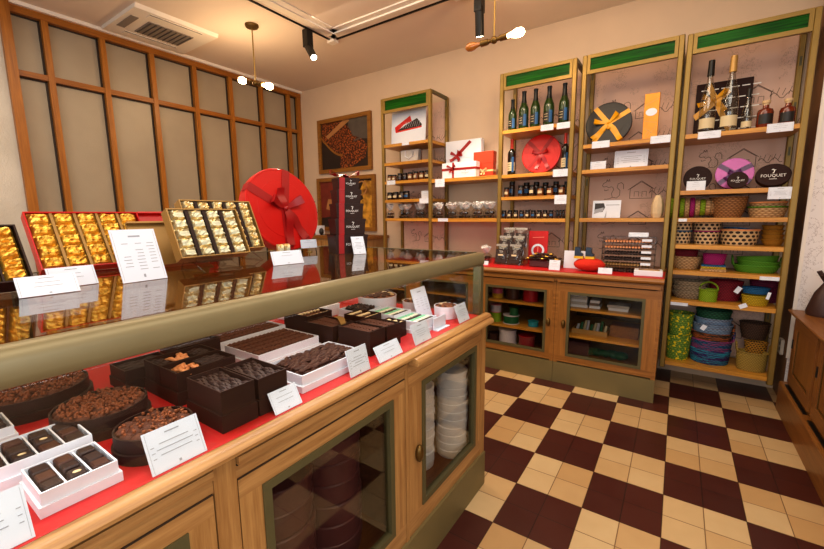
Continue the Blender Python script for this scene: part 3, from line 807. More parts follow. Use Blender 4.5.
# right hand oak cabinet
rcab = thing('side_cabinet', 'brown oak panelled cabinet at the right edge of the photo', 'cabinet', (0, 0, 0))
y0, y1 = 1.2, 3.54
MB().box(.70, 1.598, y0, y1, .2, .68).build('carcass', 'oak_dark_z', rcab, smooth=False)
m = MB(); m.prism([(.655, .001), (.655, .19), (.662, .2), (.70, .2), (1.59, .2), (1.59, .001)], y0, y1+.005, 'Y'); m.build('plinth', 'oak_dark', rcab, smooth=False)
m = MB(); m.prism([(.664, .68), (.656, .69), (.652, .70), (.656, .705), (1.598, .705), (1.598, .68)], y0-.01, y1+.01, 'Y'); m.build('top', 'oak_dark', rcab, smooth=False)
for a, b in ((2.98, 3.49), (2.42, 2.93), (1.86, 2.37), (1.3, 1.81)):
    d = MB(); d.box(.684, .7, a, b, .225, .30, 0); d.box(.684, .7, a, b, .6, .665, 0); d.box(.684, .7, a, a+.07, .3, .6, 1); d.box(.684, .7, b-.07, b, .3, .6, 1)
    d.box(.6945, .699, a+.07, b-.07, .3, .6, 1)
    ob = d.build('door', ['oak_dark', 'oak_dark_z'], rcab, smooth=False)
    g = MB(); g.box(.690, .6946, a+.07, a+.078, .3, .6); g.box(.690, .6946, b-.078, b-.07, .3, .6); g.box(.690, .6946, a+.078, b-.078, .3, .308); g.box(.690, .6946, a+.078, b-.078, .592, .6)
    g.build('panel_bead', 'antique', ob, smooth=False)
    MB().box(.678, .684, b-.03, b-.02, .46, .52).build('hinge', 'black', ob, smooth=False)
    MB().box(.672, .69, a+.02, b-.02, .2005, .206).build('vent_slot', 'black', rcab, smooth=False)
# things on the right cabinet
m = MB(); m.lathe([(.085, 0), (.09, .02), (.06, .14), (.028, .2), (.02, .215)], 18)
for i in range(10):
    a = i*2*PI/10; m.tube([(.02*math.cos(a), .02*math.sin(a), .21), (.05*math.cos(a), .05*math.sin(a), .26+.01*(i % 3))], [.004, .014], 5)
tag(m.build('wrapped_cone', 'cone_brown', None, (.80, 3.43, .7055)), 'dark brown wrapped cone with gathered top on the right hand cabinet', 'gift')
m = MB(); m.box(-.1, .1, -.07, .07, 0, .003); tag(m.build('paper_sheet', 'paper_pink', None, (.86, 2.98, .705), (0, 0, .3), smooth=False), 'pink paper lying on the right hand cabinet', 'paper')
so = thing('wall_socket', 'small pale wall socket low beside the right hand cabinet', 'socket', (.692, 3.80, .38))
MB().box(-.012, .006, -.035, .035, -.055, .055).build('face_plate', 'socket', so, smooth=False)
m = MB()
for dz in (-.02, .02): m.box(-.0125, -.0115, -.015, .015, dz-.012, dz+.012)
m.build('outlet', 'black', so, smooth=False)

# ------------------------------------------------------------------ helpers for goods
def card(label, loc, ang, tilt, w, h, lines=3, group=None, name='price_card', emb=True, cat='card', cols=1):
    """printed card in a clear foot, leaning back; front faces local -y"""
    m = MB()
    m.box(-w/2, w/2, -.0022, 0, .0, h, 0)
    t = math.radians(tilt)
    if tilt > 3:
        L = min(.035, h*.5)
        m.add([(-w/2, 0, 0), (w/2, 0, 0), (w/2, L*math.cos(t), L*math.sin(t)), (-w/2, L*math.cos(t), L*math.sin(t))], [(0, 1, 2, 3)], 2)
    y = -.0026
    m.box(-w*.13, w*.13, y, y+.0002, h*.85, h*.88, 1)
    if lines > 6:
        for cgrp in (-.27, .03, .3):
            for i in range(lines): 
                if random.random() < .75: m.box((cgrp-.09*random.uniform(.5, 1))*w, (cgrp+.09)*w, y, y+.0002, h*(.72-.56*i/lines), h*(.731-.56*i/lines), 1)
    else:
        for i in range(lines):
            z = h*(.64-.4*i/max(1, lines)); q = random.uniform(.18, .34)
            m.box(-w*q, w*q, y, y+.0002, z, z+h*.02, 1)
            if lines > 2: m.box(w*.36, w*.42, y, y+.0002, z-h*.04, z-h*.022, 1); m.box(-w*.42, -w*.36, y, y+.0002, z-h*.04, z-h*.022, 1)
    if emb: m.box(-w*.02, w*.025, y, y+.0002, h*.07, h*.13, 1)
    c = .035
    b0, b1 = .04*w, .045*w
    m.box(-w/2+b0, -w/2+b1, y+.0002, y+.0003, h*c, h*(1-c), 1); m.box(w/2-b1, w/2-b0, y+.0002, y+.0003, h*c, h*(1-c), 1)
    o = m.build(name, ['card', 'grey_print', 'acrylic'], None, loc, (-t, 0, math.radians(ang)), smooth=False, fixn=False)
    return tag(o, label, cat, group)

def bow(m, c, n_y, loops, tails, w, mat, kn=.5):
    """satin bow in the local x-z plane, standing off toward -y"""
    cx, cz = c
    for a, L in loops:
        a = math.radians(a); d = Vector((math.cos(a), 0, math.sin(a))); s = Vector((-d.z, 0, d.x))
        pts, wv = [], []
        for i in range(13):
            t = i/12
            along = math.sin(PI*t)**.75*L; off = .006+L*.30*(1-math.cos(2*PI*min(t, 1)))*.5*(.35 if t < .5 else 1)+ (L*.12*math.sin(PI*t) if t > .5 else 0)
            pts.append(Vector((cx, n_y-off, cz))+d*along); wv.append(s*(w*(.30+.7*math.sin(PI*t)**.7)))
        m.strip(pts, wv, mat)
    for a, L in tails:
        a = math.radians(a); d = Vector((math.cos(a), 0, math.sin(a))); s = Vector((-d.z, 0, d.x))
        pts, wv = [], []
        for i in range(9):
            t = i/8
            pts.append(Vector((cx, n_y-.004-.012*math.sin(t*PI*2.2)*min(1, t*3)*(.5+L)-.004, cz))+d*(t*L)+s*(.04*L*math.sin(t*4)))
            wv.append(s*w*(.5+.5*min(1, t*2.5)))
        m.strip(pts, wv, mat)
    m.ball((cx, n_y-.012, cz), w*kn, 10, 6, mat, (1.2, .8, 1))

RX90 = Matrix.Rotation(PI/2, 4, 'X')
def round_box(name, label, cat, loc, ang, tilt, R, th, boxm, ribm=None, bands=(), loops=(), tails=(), rw=.02, group=None, lg=0, sx=1.0):
    t = thing(name, label, cat, loc, (-math.radians(tilt), 0, math.radians(ang)), group)
    up = Matrix.Translation((0, 0, R))
    m = MB(); m.M = up @ RX90; m.lathe([(R*.965, 0), (R*.965, th*.6)], 48, 0, sx=sx); m.build('box_base', boxm, t)
    m = MB(); m.M = up @ RX90; m.lathe([(R, th*.4), (R, th*.96), (R*.985, th), (R*.95, th), (R*.945, th*.985), (R*.7, th*.985), (R*.695, th), (R*.5, th)], 48, 0, sx=sx); m.build('lid', boxm, t)
    if ribm:
        m = MB()
        for a in bands:
            a = math.radians(a); d = Vector((math.cos(a), 0, math.sin(a))); s = Vector((-d.z, 0, d.x))
            e = R*1.002
            pts = [Vector((0, -th-.003, R)), Vector((0, -th-.002, R))+d*(e*.7), Vector((0, -th-.0015, R))+d*e, Vector((0, -th*.4, R))+d*(e+.002)]
            m.strip(pts, [s*rw]*4)
        m.build('ribbon', ribm, t)
        m = MB(); bow(m, (0, R), -th-.002, loops, tails, rw, 0); m.build('bow', ribm, t)
    if lg: logo(t, 0, R-.1*R, -th-.0012, lg)
    return t

def gift(name, label, loc, ang, w, d, h, boxm, ribm, group=None, vx=None, hz=None, bowc=None, bl=.05, rw=.012, lg=None, lgm='grey_print', tilt=0):
    t = thing(name, label, 'gift box', loc, (-math.radians(tilt), 0, math.radians(ang)), group)
    m = MB(); m.cbox(-w/2, w/2, -d, 0, 0, h*.72, .002); m.build('box_base', boxm, t, smooth=False)
    m = MB(); m.cbox(-w/2-.002, w/2+.002, -d-.002, .002, h*.55, h, .002); m.build('lid', boxm, t, smooth=False)
    m = MB(); y = -d-.0032
    if vx is not None:
        m.strip([(vx, y, 0), (vx, y, h), (vx, y+.001, h+.001), (vx, 0, h+.001)], [(rw, 0, 0)]*4)
    if hz is not None:
        m.strip([(-w/2-.003, 0, hz), (-w/2-.003, y, hz), (w/2+.003, y, hz), (w/2+.003, 0, hz)], [(0, 0, rw)]*4)
    m.build('ribbon', ribm, t)
    if bowc: m = MB(); bow(m, bowc, y, [(20, bl), (160, bl)], [(-70, bl), (-115, bl)], rw, 0); m.build('bow', ribm, t)
    if lg: logo(t, lg[0], lg[1], -d-.0026, lg[2], lgm)
    return t

# a crinkled foil wrapped bonbon, front toward -y
def bonbon_mesh(name, w, h, d, seed, pale):
    m = MB(); n = 7
    def P(u, v):
        e = max(abs(u), abs(v)); r = 1
        bulge = d*(1-e**8*.55)
        z = mnoise.noise(Vector((u*2.2+seed, v*2.2, seed*1.7)))*.16*d*2+mnoise.noise(Vector((u*6+seed, v*6, seed)))*.07*d*2
        return (u*w/2, -bulge-z*(1 if e < .99 else 0)-.001, v*h/2)
    vs = [P(-1+2*i/(n-1), -1+2*j/(n-1)) for j in range(n) for i in range(n)]
    fs = [(j*n+i, j*n+i+1, (j+1)*n+i+1, (j+1)*n+i) for j in range(n-1) for i in range(n-1)]
    mats = []
    m.add(vs, [], 0)
    for j in range(n-1):
        for i in range(n-1):
            m.f.append((j*n+i, j*n+i+1, (j+1)*n+i+1, (j+1)*n+i)); m.m.append(1 if (pale and 1 <= j <= 3 and 1 <= i <= 4) else 0)
    edge = [i for i in range(n)]+[j*n+n-1 for j in range(1, n)]+[(n-1)*n+i for i in range(n-2, -1, -1)]+[j*n for j in range(n-2, 0, -1)]
    o = len(m.v); m.v += [Vector((m.v[e].x, 0, m.v[e].z)) for e in edge]; L = len(edge)
    for k in range(L): m.f.append((edge[k], o+k, o+(k+1) % L, edge[(k+1) % L])); m.m.append(0)
    m.f.append(tuple(o+k for k in range(L))); m.m.append(0)
    return m
def bonbons(w, h, d, pale, mat):
    out = []
    for s in range(4):
        m = bonbon_mesh('wrapped_bonbon', w, h, d, s*3.1+w*100, pale)
        o = m.build('wrapped_bonbon', mat, None, smooth=False); out.append(o.data); bpy.data.objects.remove(o)
    return out
def put_mesh(name, me, mat4, label, cat, group=None):
    o = bpy.data.objects.new(name, me); COL.objects.link(o); o.matrix_world = mat4
    return tag(o, label, cat, group)
def mroot(loc, ang, tilt):
    return Matrix.Translation(loc) @ Matrix.Rotation(math.radians(ang), 4, 'Z') @ Matrix.Rotation(-math.radians(tilt), 4, 'X')

def bonbon_tray(label, loc, ang, tilt, w, h, d, outer, inner, cols, rows, gap, pale, foil, plabel, group, divm, colw=None):
    t = thing('bonbon_box', label, 'chocolate box', loc, (-math.radians(tilt), 0, math.radians(ang)))
    e = .004
    m = MB(); m.box(-w/2, w/2, -.004, 0, 0, h); m.box(-w/2, w/2, -d, -.004, 0, e); m.box(-w/2, w/2, -d, -.004, h-e, h); m.box(-w/2, -w/2+e, -d, -.004, e, h-e); m.box(w/2-e, w/2, -d, -.004, e, h-e)
    m.build('box', outer, t, smooth=False)
    MB().box(-w/2+e, w/2-e, -.008, -.004, e, h-e).build('lining', inner, t, smooth=False)
    cw = (w-2*e)/cols; rh = (h-2*e)/rows
    m = MB()
    for c in range(1, cols): m.box(-w/2+e+c*cw-gap/2, -w/2+e+c*cw+gap/2, -d*.9, -.004, e, h-e)
    m.build('divider', divm, t, smooth=False)
    ms = bonbons(cw-gap, rh*1.02, d*.66, pale, foil)
    M0 = mroot(loc, ang, tilt)
    for c in range(cols):
        for r in range(rows):
            L = Matrix.Translation((-w/2+e+(c+.5)*cw, -d*.36, e+(r+.5)*rh)) @ Matrix.Rotation(random.uniform(-.06, .06), 4, 'Y') @ Matrix.Rotation(random.choice([0, 0, PI]) if not pale else 0, 4, 'Y')
            put_mesh('wrapped_bonbon', ms[(c*3+r*2) % 4], M0 @ L, plabel, 'chocolate', group)
    return t

# ------------------------------------------------------------------ on the glass top
Zt = GT+.0005
bonbon_tray('dark brown box of orange gold bonbons at the left edge of the counter', (-1.32, .12, Zt), 90, 38, .29, .168, .045, 'brown_box', 'brown_box', 6, 5, .004, 0, ['gold'], 'orange gold wrapped bonbon in the dark brown box at the left edge', 'bonbons in the left edge box', 'brown_box')
bonbon_tray('red box of gold bonbons standing open behind the white cards', (-1.63, .508, Zt), 90, 33, .318, .212, .035, 'red_box', 'red_cloth', 5, 5, .008, 0, ['gold'], 'gold wrapped bonbon in the open red box', 'bonbons in the red box', 'tan_box')
tl = MB(); tl.box(-.12, .12, -.012, 0, 0, .165); tl.box(-.125, .125, -.03, -.012, 0, .006); tl.box(-.125, .125, -.03, -.012, .159, .165)
tag(tl.build('box_lid', 'tan_box', None, (-1.50, .690, Zt), (-math.radians(25), 0, PI/2), smooth=False), 'gold tan box lid leaning behind the tall menu sheet', 'box lid')
rl2 = MB(); rl2.box(-.13, .13, -.012, 0, 0, .205); rl2.box(-.13, .13, -.03, -.012, .199, .205); rl2.box(.124, .13, -.03, -.012, 0, .199)
tag(rl2.build('box_lid', 'red_box', None, (-1.66, .80, Zt), (-math.radians(25), 0, PI/2), smooth=False), 'red box lid leaning behind the gold tan lid', 'box lid')
# acrylic easels carry the pale bonbon boxes
def easel(label, x, y, ang, w, h):
    m = MB()
    for s in (-1, 1):
        m.box(s*w/2-.002, s*w/2+.002, -.10, .05, 0, .004); m.prism([(-.10, 0), (-.094, 0), (-.028, h), (-.034, h)], s*w/2-.002, s*w/2+.002, 'X'); m.prism([(.05, 0), (.046, 0), (-.0, h+.05), (.004, h+.05)], s*w/2-.002, s*w/2+.002, 'X')
    m.box(-w/2, w/2, -.05, .0, h-.004, h); m.box(-w/2, w/2, -.052, -.048, h, h+.02)
    return tag(m.build('acrylic_easel', 'acrylic', None, (x, y, Zt), (0, 0, math.radians(ang)), smooth=False), label, 'stand')
easel('clear acrylic easel under the nearer pale gold bonbon box', -1.34, .72, 90, .13, .028)
easel('clear acrylic easel under the farther pale gold bonbon box', -1.50, .90, 90, .16, .03)
bonbon_tray('brown gold box of pale bonbons tilted on a clear easel', (-1.345, .744, 1.206), 90, 25, .246, .176, .04, 'tan_box', 'brown_box', 4, 5, .012, 1, ['gold_pale', 'label_pale'], 'pale gold bonbon in the nearer tilted box', 'bonbons in the nearer pale box', 'brown_box')
bonbon_tray('second brown gold bonbon box peeking out behind the first', (-1.455, .865, 1.212), 90, 25, .285, .208, .04, 'tan_box', 'brown_box', 5, 6, .012, 0, ['gold_pale'], 'pale gold bonbon in the box peeking out behind', 'bonbons in the farther pale box', 'brown_box')
# big red round box with bow
round_box('round_gift_box', 'huge round glossy red gift box with a red bow on the counter', 'gift box', (-1.60, 1.245, Zt), 88, 14, .20, .07, 'red_box', 'red_ribbon', (148, 75, -58, -95), [(25, .095), (150, .085)], [(-60, .17), (-92, .18), (95, .1)], .021)
# two loose bonbons
ms = bonbons(.028, .05, .02, 1, ['gold_pale', 'label_pale'])
for y, l in ((1.13, 'left of two loose pale bonbons before the big red round box'), (1.165, 'right of two loose pale bonbons before the big red round box')):
    put_mesh('wrapped_bonbon', ms[int(y*100) % 4], Matrix.Translation((-1.49, y, Zt+.026)) @ Matrix.Rotation(PI/2, 4, 'Z'), l, 'chocolate')
# tower of brown boxes tied with red ribbon
SX, SY, SA = -1.31, 1.385, 62
sz = [(.225, .15, .092), (.205, .14, .078), (.185, .13, .074), (.165, .12, .066), (.145, .11, .056)]
z = Zt; nm = ['bottom box', 'second box from the bottom', 'middle box', 'second box from the top', 'top box']
hz = []
for (w, d, h), n in zip(sz, nm):
    w *= .71; d *= .84; h *= .945
    t = thing('gift_box', 'dark brown logo box, '+n+' of the ribboned stack', 'gift box', (SX, SY, z), (0, 0, math.radians(SA)))
    m = MB(); a, b = w/2*.93, d/2*.93
    m.add([(-a, -b, 0), (a, -b, 0), (a, b, 0), (-a, b, 0), (-w/2, -d/2, h), (w/2, -d/2, h), (w/2, d/2, h), (-w/2, d/2, h)], [(0, 1, 2, 3), (4, 5, 6, 7), (0, 1, 5, 4), (1, 2, 6, 5), (2, 3, 7, 6), (3, 0, 4, 7)])
    m.build('box_base', 'brown_box', t, smooth=False)
    m = MB(); m.box(-w/2-.001, w/2+.001, -d/2-.001, d/2+.001, h-.010, h); m.build('lid', 'brown_box', t, smooth=False)
    logo(t, 0.01, h*.5, -d/2-.0008, h*.19)
    hz.append((w, d, z, h)); z += h+.0004
t = thing('ribbon_tie', 'red satin ribbon tied around the stack of brown boxes', 'ribbon', (SX, SY, Zt), (0, 0, math.radians(SA)))
m = MB(); pts = []
for w, d, z0, h in hz: pts += [(-w/2*.62, -d/2*.93-.003, z0-Zt+.001), (-w/2*.62, -d/2-.004, z0-Zt+h)]
pts.append((-.03, 0, z-Zt+.004)); m.strip(pts, [(.013, 0, 0)]*len(pts)); 
m.build('band', 'red_ribbon', t)
m = MB(); m.M = Matrix.Translation((0, 0, z-Zt+.004)) @ Matrix.Rotation(-PI/2, 4, 'X')
bow(m, (0, 0), 0, [(10, .07), (172, .07)], [(60, .06), (-150, .08)], .013, 0); m.build('bow', 'red_ribbon', t)
# cards on the glass
card('tall white menu sheet standing on the counter glass', (-1.219, .478, Zt), 93, 20, .113, .150, 9, name='menu_sheet', cat='menu')
card('large white card nearest on the counter glass', (-1.188, .269, Zt), 89.5, 32, .108, .05, 2)
card('white card half hidden behind the nearest large card', (-1.282, .340, Zt), 93, 25, .10, .054, 2)
card('white card before the two loose bonbons', (-1.176, .931, Zt), 80, 22, .121, .052, 1)
card('small white card at the foot of the big red round box', (-1.50, 1.315, Zt+.02), 76, 12, .085, .042, 1)
m = MB(); m.cyl((0, 0, 0), (0, 0, .02), .004, seg=8).lathe([(.016, 0), (.014, .004)], 14); tag(m.build('card_stand', 'brass', None, (-1.50, 1.315, Zt)), 'small brass foot under the card by the round box', 'stand')
card('white list card leaning on the stack of brown boxes', (-1.205, 1.355, Zt), 66, 22, .062, .085, 5)

# ------------------------------------------------------------------ inside the glass counter
def tray(name, label, x0, x1, y0, y1, h, mat, lid_h=.0, lid_mat=None, grow=.006, cat='box', wall=.004, divs=(), zb=CZ, axis='X', fill=None, fillm=None, fill_h=.6):
    """open box; may stand on its own lid. returns (thing, inner floor height)"""
    x, y = (x0+x1)/2, (y0+y1)/2; a, b = (x1-x0)/2, (y1-y0)/2
    t = thing(name, label, cat, (x, y, zb))
    if lid_h:
        m = MB(); m.box(-a-grow, a+grow, -b-grow, b+grow, 0, lid_h); m.build('lid', lid_mat or mat, t, smooth=False)
    m = MB(); z0 = lid_h
    m.box(-a, a, -b, b, z0, z0+.003); m.box(-a, a, -b, -b+wall, z0+.003, h); m.box(-a, a, b-wall, b, z0+.003, h); m.box(-a, -a+wall, -b+wall, b-wall, z0+.003, h); m.box(a-wall, a, -b+wall, b-wall, z0+.003, h)
    m.build('box', mat, t, smooth=False)
    for ax, v in divs:
        if ax == 'X': MB().box(v-.0015, v+.0015, -b+wall, b-wall, z0+.003, h-.004).build('divider', mat, t, smooth=False)
        else: MB().box(-a+wall, a-wall, v-.0015, v+.0015, z0+.003, h-.004).build('divider', mat, t, smooth=False)
    return t, zb+z0+.003

def stick_mesh(L, r, seed):
    m = MB(); n = 8
    pts = [((i/(n-1)-.5)*L, .003*math.sin(i*.9+seed), .0015*math.sin(i*1.7+seed*2)) for i in range(n)]
    m.tube(pts, [r*.55]+[r*(1+.25*math.sin(i*2.3+seed*5)) for i in range(n-2)]+[r*.5], 6)
    return m
def sticks(label, group, x0, x1, y0, y1, z, nrow, nlen, L, r, mat, along='Y', jit=.5, layers=2, cross=0):
    protos = []
    for s in range(3):
        o = stick_mesh(L, r, s*2.1).build('chocolate_stick', mat, None); protos.append(o.data); bpy.data.objects.remove(o)
    for k in range(layers):
        for i in range(nrow):
            for j in range(nlen):
                u = (i+.5)/nrow; v = (j+.5)/nlen
                if along == 'Y': X = x0+u*(x1-x0); Y = y0+v*(y1-y0); a = PI/2
                else: X = x0+v*(x1-x0); Y = y0+u*(y1-y0); a = 0
                a += random.uniform(-.3, .3)*jit
                X += random.uniform(-.1, .1)*(x1-x0)/max(nrow, nlen)*jit; Y += random.uniform(-.1, .1)*(y1-y0)/max(nrow, nlen)*jit
                M0 = Matrix.Translation((X, Y, z+r+k*r*1.7)) @ Matrix.Rotation(a, 4, 'Z') @ Matrix.Rotation(random.uniform(-.05, .05), 4, 'Y')
                put_mesh('chocolate_stick', protos[(i+j+k) % 3], M0, label, 'chocolate', group)
def filler(parent_loc, a, b, z0, z1, mat, name='filling'):
    pass

# white boxes of chocolate squares
def squares(label, group, x0, x1, y0, y1, z, cols, per, mats=('choc', 'choc_mid', 'choc')):
    protos = {}
    cw = (y1-y0)/cols; d = (x1-x0)/per
    for mt in set(mats)|{'top'}:
        for dec in (0, 1):
            m = MB(); w = cw*.74; q = d*.86
            m.cbox(-q/2, q/2, -w/2, w/2, 0, .02, .0025, 0)
            if dec: 
                m.ball((0, 0, .0205), .0042, 8, 5, 1, (1, 1.5, .5), .3, 300)
            o = m.build('chocolate_square', [mt if mt != 'top' else 'choc', 'orange_peel' if mt == 'choc_mid' else 'nut_cream'], None); protos[(mt, dec)] = o.data; bpy.data.objects.remove(o)
    for c in range(cols):
        for p in range(per):
            mt = mats[(c+p) % len(mats)]; dec = 1 if random.random() < .22 else 0
            M0 = Matrix.Translation((x0+(p+.5)*d, y0+(c+.5)*cw, z)) @ Matrix.Rotation(random.uniform(-.1, .1), 4, 'Z') @ Matrix.Rotation(random.uniform(-.12, .12), 4, 'Y')
            put_mesh('chocolate_square', protos[(mt, dec)], M0, label, 'chocolate', group)
def sqbox(label, plabel, group, x0, x1, y0, y1, h, lid, cols, per, grow=.004, zb=CZ):
    dv = [('Y', -(y1-y0)/2+(y1-y0)*k/cols) for k in range(1, cols)]
    t, z = tray('bonbon_box', label, x0, x1, y0, y1, h, 'white_box', lid, 'white_box', grow, 'chocolate box', .003, dv, zb)
    squares(plabel, group, x0+.004, x1-.004, y0+.003, y1-.003, z, cols, per)
sqbox('front white box of chocolate squares in three rows', 'square chocolate in the front three-row white box', 'squares in the front white box', -.905, -.797, .132, .236, .040, .018, 3, 3)
sqbox('longer white box of chocolate squares behind the front one', 'square chocolate in the longer white box behind', 'squares in the longer white box', -1.045, -.93, .085, .240, .045, .022, 4, 3)
sqbox('small white box of dark squares at the left edge of the counter', 'square chocolate in the small left edge white box', 'squares in the left edge white box', -1.20, -1.10, .06, .162, .048, .030, 2, 3)
card('white price card at the left bottom corner inside the counter', (-.757, .070, CZ), 90, 25, .088, .080, 3)
card('tiny white card leaning before the small left edge white box', (-1.07, .098, CZ), 90, 20, .05, .035, 1)

# round brown tins filled with praline truffles
def truffle_tin(label, plabel, group, x, y, R, h, n, crumb, sx=1.0, crumbs=60):
    t = thing('truffle_tin', label, 'tin', (x, y, CZ))
    m = MB(); m.lathe([(R*1.05, 0), (R*1.06, .002), (R*1.06, h*.42), (R*1.03, h*.43)], 40); m.build('lid', 'brown_box', t)
    m = MB(); m.lathe([(R*1.0, h*.43), (R, h), (R-.004, h), (R-.004, h*.55), (.0005, h*.55)], 40, caps=False); m.build('tin_body', 'brown_box', t)
    k = 0
    pr = []
    for s in range(3):
        o = MB().ball((0, 0, 0), .0155, 10, 7, 0, (1, 1, .85), .16, 130+s).build('truffle', 'choc_cocoa', None); pr.append(o.data); bpy.data.objects.remove(o)
    c = MB(); rr = R-.018
    rings = max(2, int(rr/.026)+1)
    for q in range(rings+1):
        r = rr*q/rings; nn = max(1, int(2*PI*r/.027))
        for i in range(nn):
            a = 2*PI*i/nn+q*.4
            M0 = Matrix.Translation((x+r*math.cos(a), y+r*math.sin(a), CZ+h-.010+random.uniform(-.002, .003))) @ Matrix.Rotation(random.uniform(0, 6), 4, 'Z')
            put_mesh('truffle', pr[k % 3], M0, plabel, 'truffle', group); k += 1
    for i in range(crumbs*4):
        a = random.uniform(0, 2*PI); r = (R-.012)*math.sqrt(random.random())
        c.ball((r*math.cos(a), r*math.sin(a), h+random.uniform(.001, .006)), random.uniform(.0022, .0042), 5, 4)
    o = c.build('praline_crumbs', 'praline', None, (x, y, CZ)); tag(o, 'golden praline crumbs sprinkled over the '+crumb, 'crumbs', None, 'stuff')
truffle_tin('nearest round brown tin of crumbed truffles, behind the price card', 'cocoa truffle in the nearest round tin', 'truffles in the nearest tin', -.865, .325, .070, .05, 20, 'nearest round tin', crumbs=24)
truffle_tin('middle round brown tin heaped with crumbed truffles', 'cocoa truffle in the middle round tin', 'truffles in the middle tin', -1.065, .298, .089, .05, 30, 'middle round tin', crumbs=110)
truffle_tin('farthest round brown tin under the brass rail at left', 'cocoa truffle in the farthest left tin', 'truffles in the far left tin', -1.33, .232, .118, .05, 40, 'farthest left tin', crumbs=120)
card('blue tinted price card before the nearest truffle tin', (-.757, .322, CZ), 90, 25, .100, .078, 3)

# dark brown boxes of chocolate sticks, each on its lid
def stickbox(label, plabel, group, x0, x1, y0, y1, h, lid, along, nrow, nlen, mat='choc', peel=None, divs=(), L=None, layers=3, r=.0042):
    t, z = tray('chocolate_box', label, x0, x1, y0, y1, h, 'brown_box', lid, 'brown_box', .003, 'chocolate box', .003, divs)
    # paper bed lifts the sticks to the rim
    lift = max(0, (h-.008-layers*r*1.7)-(z-CZ))
    b = MB(); a, c = (x1-x0)/2-.004, (y1-y0)/2-.004; b.box(-a, a, -c, c, z-CZ, z-CZ+lift); b.build('paper_bed', 'brown_tin', t, smooth=False)
    zz = z+lift
    X0, X1, Y0, Y1 = x0+.005, x1-.005, y0+.005, y1-.005
    if peel:
        a0, a1 = peel
        nm = MB()
        ya, yb = Y0+(Y1-Y0)*a0, Y0+(Y1-Y0)*a1
        for i in range(14):
            cx = random.uniform(X0+.014, X1-.014); cy = random.uniform(ya+.004, yb-.004); an = random.uniform(-.5, .5)
            mm = MB(); mm.tube([(-.019, 0, 0), (-.007, .003, .003), (.007, -.002, .003), (.019, .002, 0)], [.003, .0048, .0048, .003], 7)
            o = mm.build('candied_peel', 'orange_peel', None, (cx, cy, zz+.012+.0008*i), (0, 0, an)); tag(o, 'candied orange strip in the '+group, 'candied fruit', 'candied strips in the '+group)
        if a0 > .05: sticks(plabel, 'sticks in the '+group, X0, X1, Y0, ya-.004, zz, nrow, 1, min(.05, ya-Y0), r, mat, 'Y', .4, layers)
        sticks(plabel, 'sticks in the '+group, X0, X1, yb+.004, Y1, zz, nrow, 1, (Y1-yb)*.95, r, mat, 'Y', .4, layers)
    else:
        sticks(plabel, 'sticks in the '+group, X0, X1, Y0, Y1, zz, nrow, nlen, L or ((X1-X0)/nlen*1.0 if along == 'X' else (Y1-Y0)/nlen), r, mat, along, .35, layers)
    return t
stickbox('front dark brown box of bark-like chocolate sticks beside the tins', 'dark chocolate stick in the front brown box', 'front brown box', -.932, -.788, .426, .507, .094, .040, 'X', 8, 2, L=.072, r=.0054)
stickbox('second dark brown stick box, right beside the front one', 'dark chocolate stick in the second brown box', 'second brown box', -.934, -.788, .517, .598, .090, .038, 'X', 8, 2, L=.072, r=.0054)
stickbox('nearer narrow brown box with candied orange at one end', 'dark chocolate stick in the nearer orange box', 'nearer candied orange box', -1.086, -.998, .434, .590, .086, .036, 'Y', 8, 1, peel=(.08, .48), r=.0042)
stickbox('farther narrow brown box with candied orange in its middle', 'dark chocolate stick in the farther orange box', 'farther candied orange box', -1.177, -1.089, .434, .590, .086, .036, 'Y', 8, 1, peel=(.28, .68), r=.0042)
stickbox('low brown box of sticks behind the candied orange boxes', 'dark chocolate stick in the low rear brown box', 'low rear brown box', -1.30, -1.20, .395, .52, .06, .028, 'Y', 9, 1, layers=2)
stickbox('brown divided box behind the orange boxes, under the rail', 'dark chocolate stick in the rear divided box', 'rear divided box', -1.31, -1.195, .53, .66, .085, .036, 'Y', 9, 1, layers=2, divs=(('X', 0),))
# white trays
def whitetray(label, plabel, group, x0, x1, y0, y1, h, lid, cols, mode):
    t, z = tray('chocolate_tray', label, x0, x1, y0, y1, h, 'white_box', lid, 'white_box', .006, 'chocolate tray', .0035, [('X', 0) for k in ()])
    a, c = (x1-x0)/2-.005, (y1-y0)/2-.005
    lift = h-.010-(z-CZ)
    if lift > 0: MB().box(-a, a, -c, c, z-CZ, z-CZ+lift).build('paper_bed', 'brown_tin', t, smooth=False)
    zz = z+max(0, lift)
    if mode == 'rows':
        m = MB(); cw = (x1-x0-.01)/cols; w, q = cw*.8, .0145
        m.cbox(-w/2, w/2, -q/2, q/2, 0, .014, .002); o = m.build('chocolate_slice', 'choc_cocoa', None); me = o.data; bpy.data.objects.remove(o)
        n = int((y1-y0-.012)/.0165)
        for i in range(cols):
            for j in range(n):
                M0 = Matrix.Translation((x0+.005+(i+.5)*cw, y0+.012+j*.0165, zz)) @ Matrix.Rotation(random.uniform(-.1, .1), 4, 'Z') @ Matrix.Rotation(.25, 4, 'X')
                put_mesh('chocolate_slice', me, M0, plabel, 'chocolate', group)
    else:
        sticks(plabel, group, x0+.02, x1-.02, y0+.02, y1-.02, zz-.004, 8, 4, .062, .0058, 'choc_mid', 'Y', 1.2, 2)
whitetray('front white tray heaped with chocolate sticks behind a price card', 'milk chocolate stick in the front white tray', 'sticks in the front white tray', -.958, -.80, .655, .905, .046, .018, 1, 'sticks')
whitetray('middle white tray of cocoa dusted chocolate slices', 'cocoa chocolate slice in the middle white tray', 'slices in the middle white tray', -1.225, -1.04, .69, .935, .044, .016, 5, 'rows')
whitetray('farthest white tray of chocolate slices under the rail', 'cocoa chocolate slice in the farthest white tray', 'slices in the farthest white tray', -1.44, -1.262, .68, .965, .044, .016, 5, 'rows')
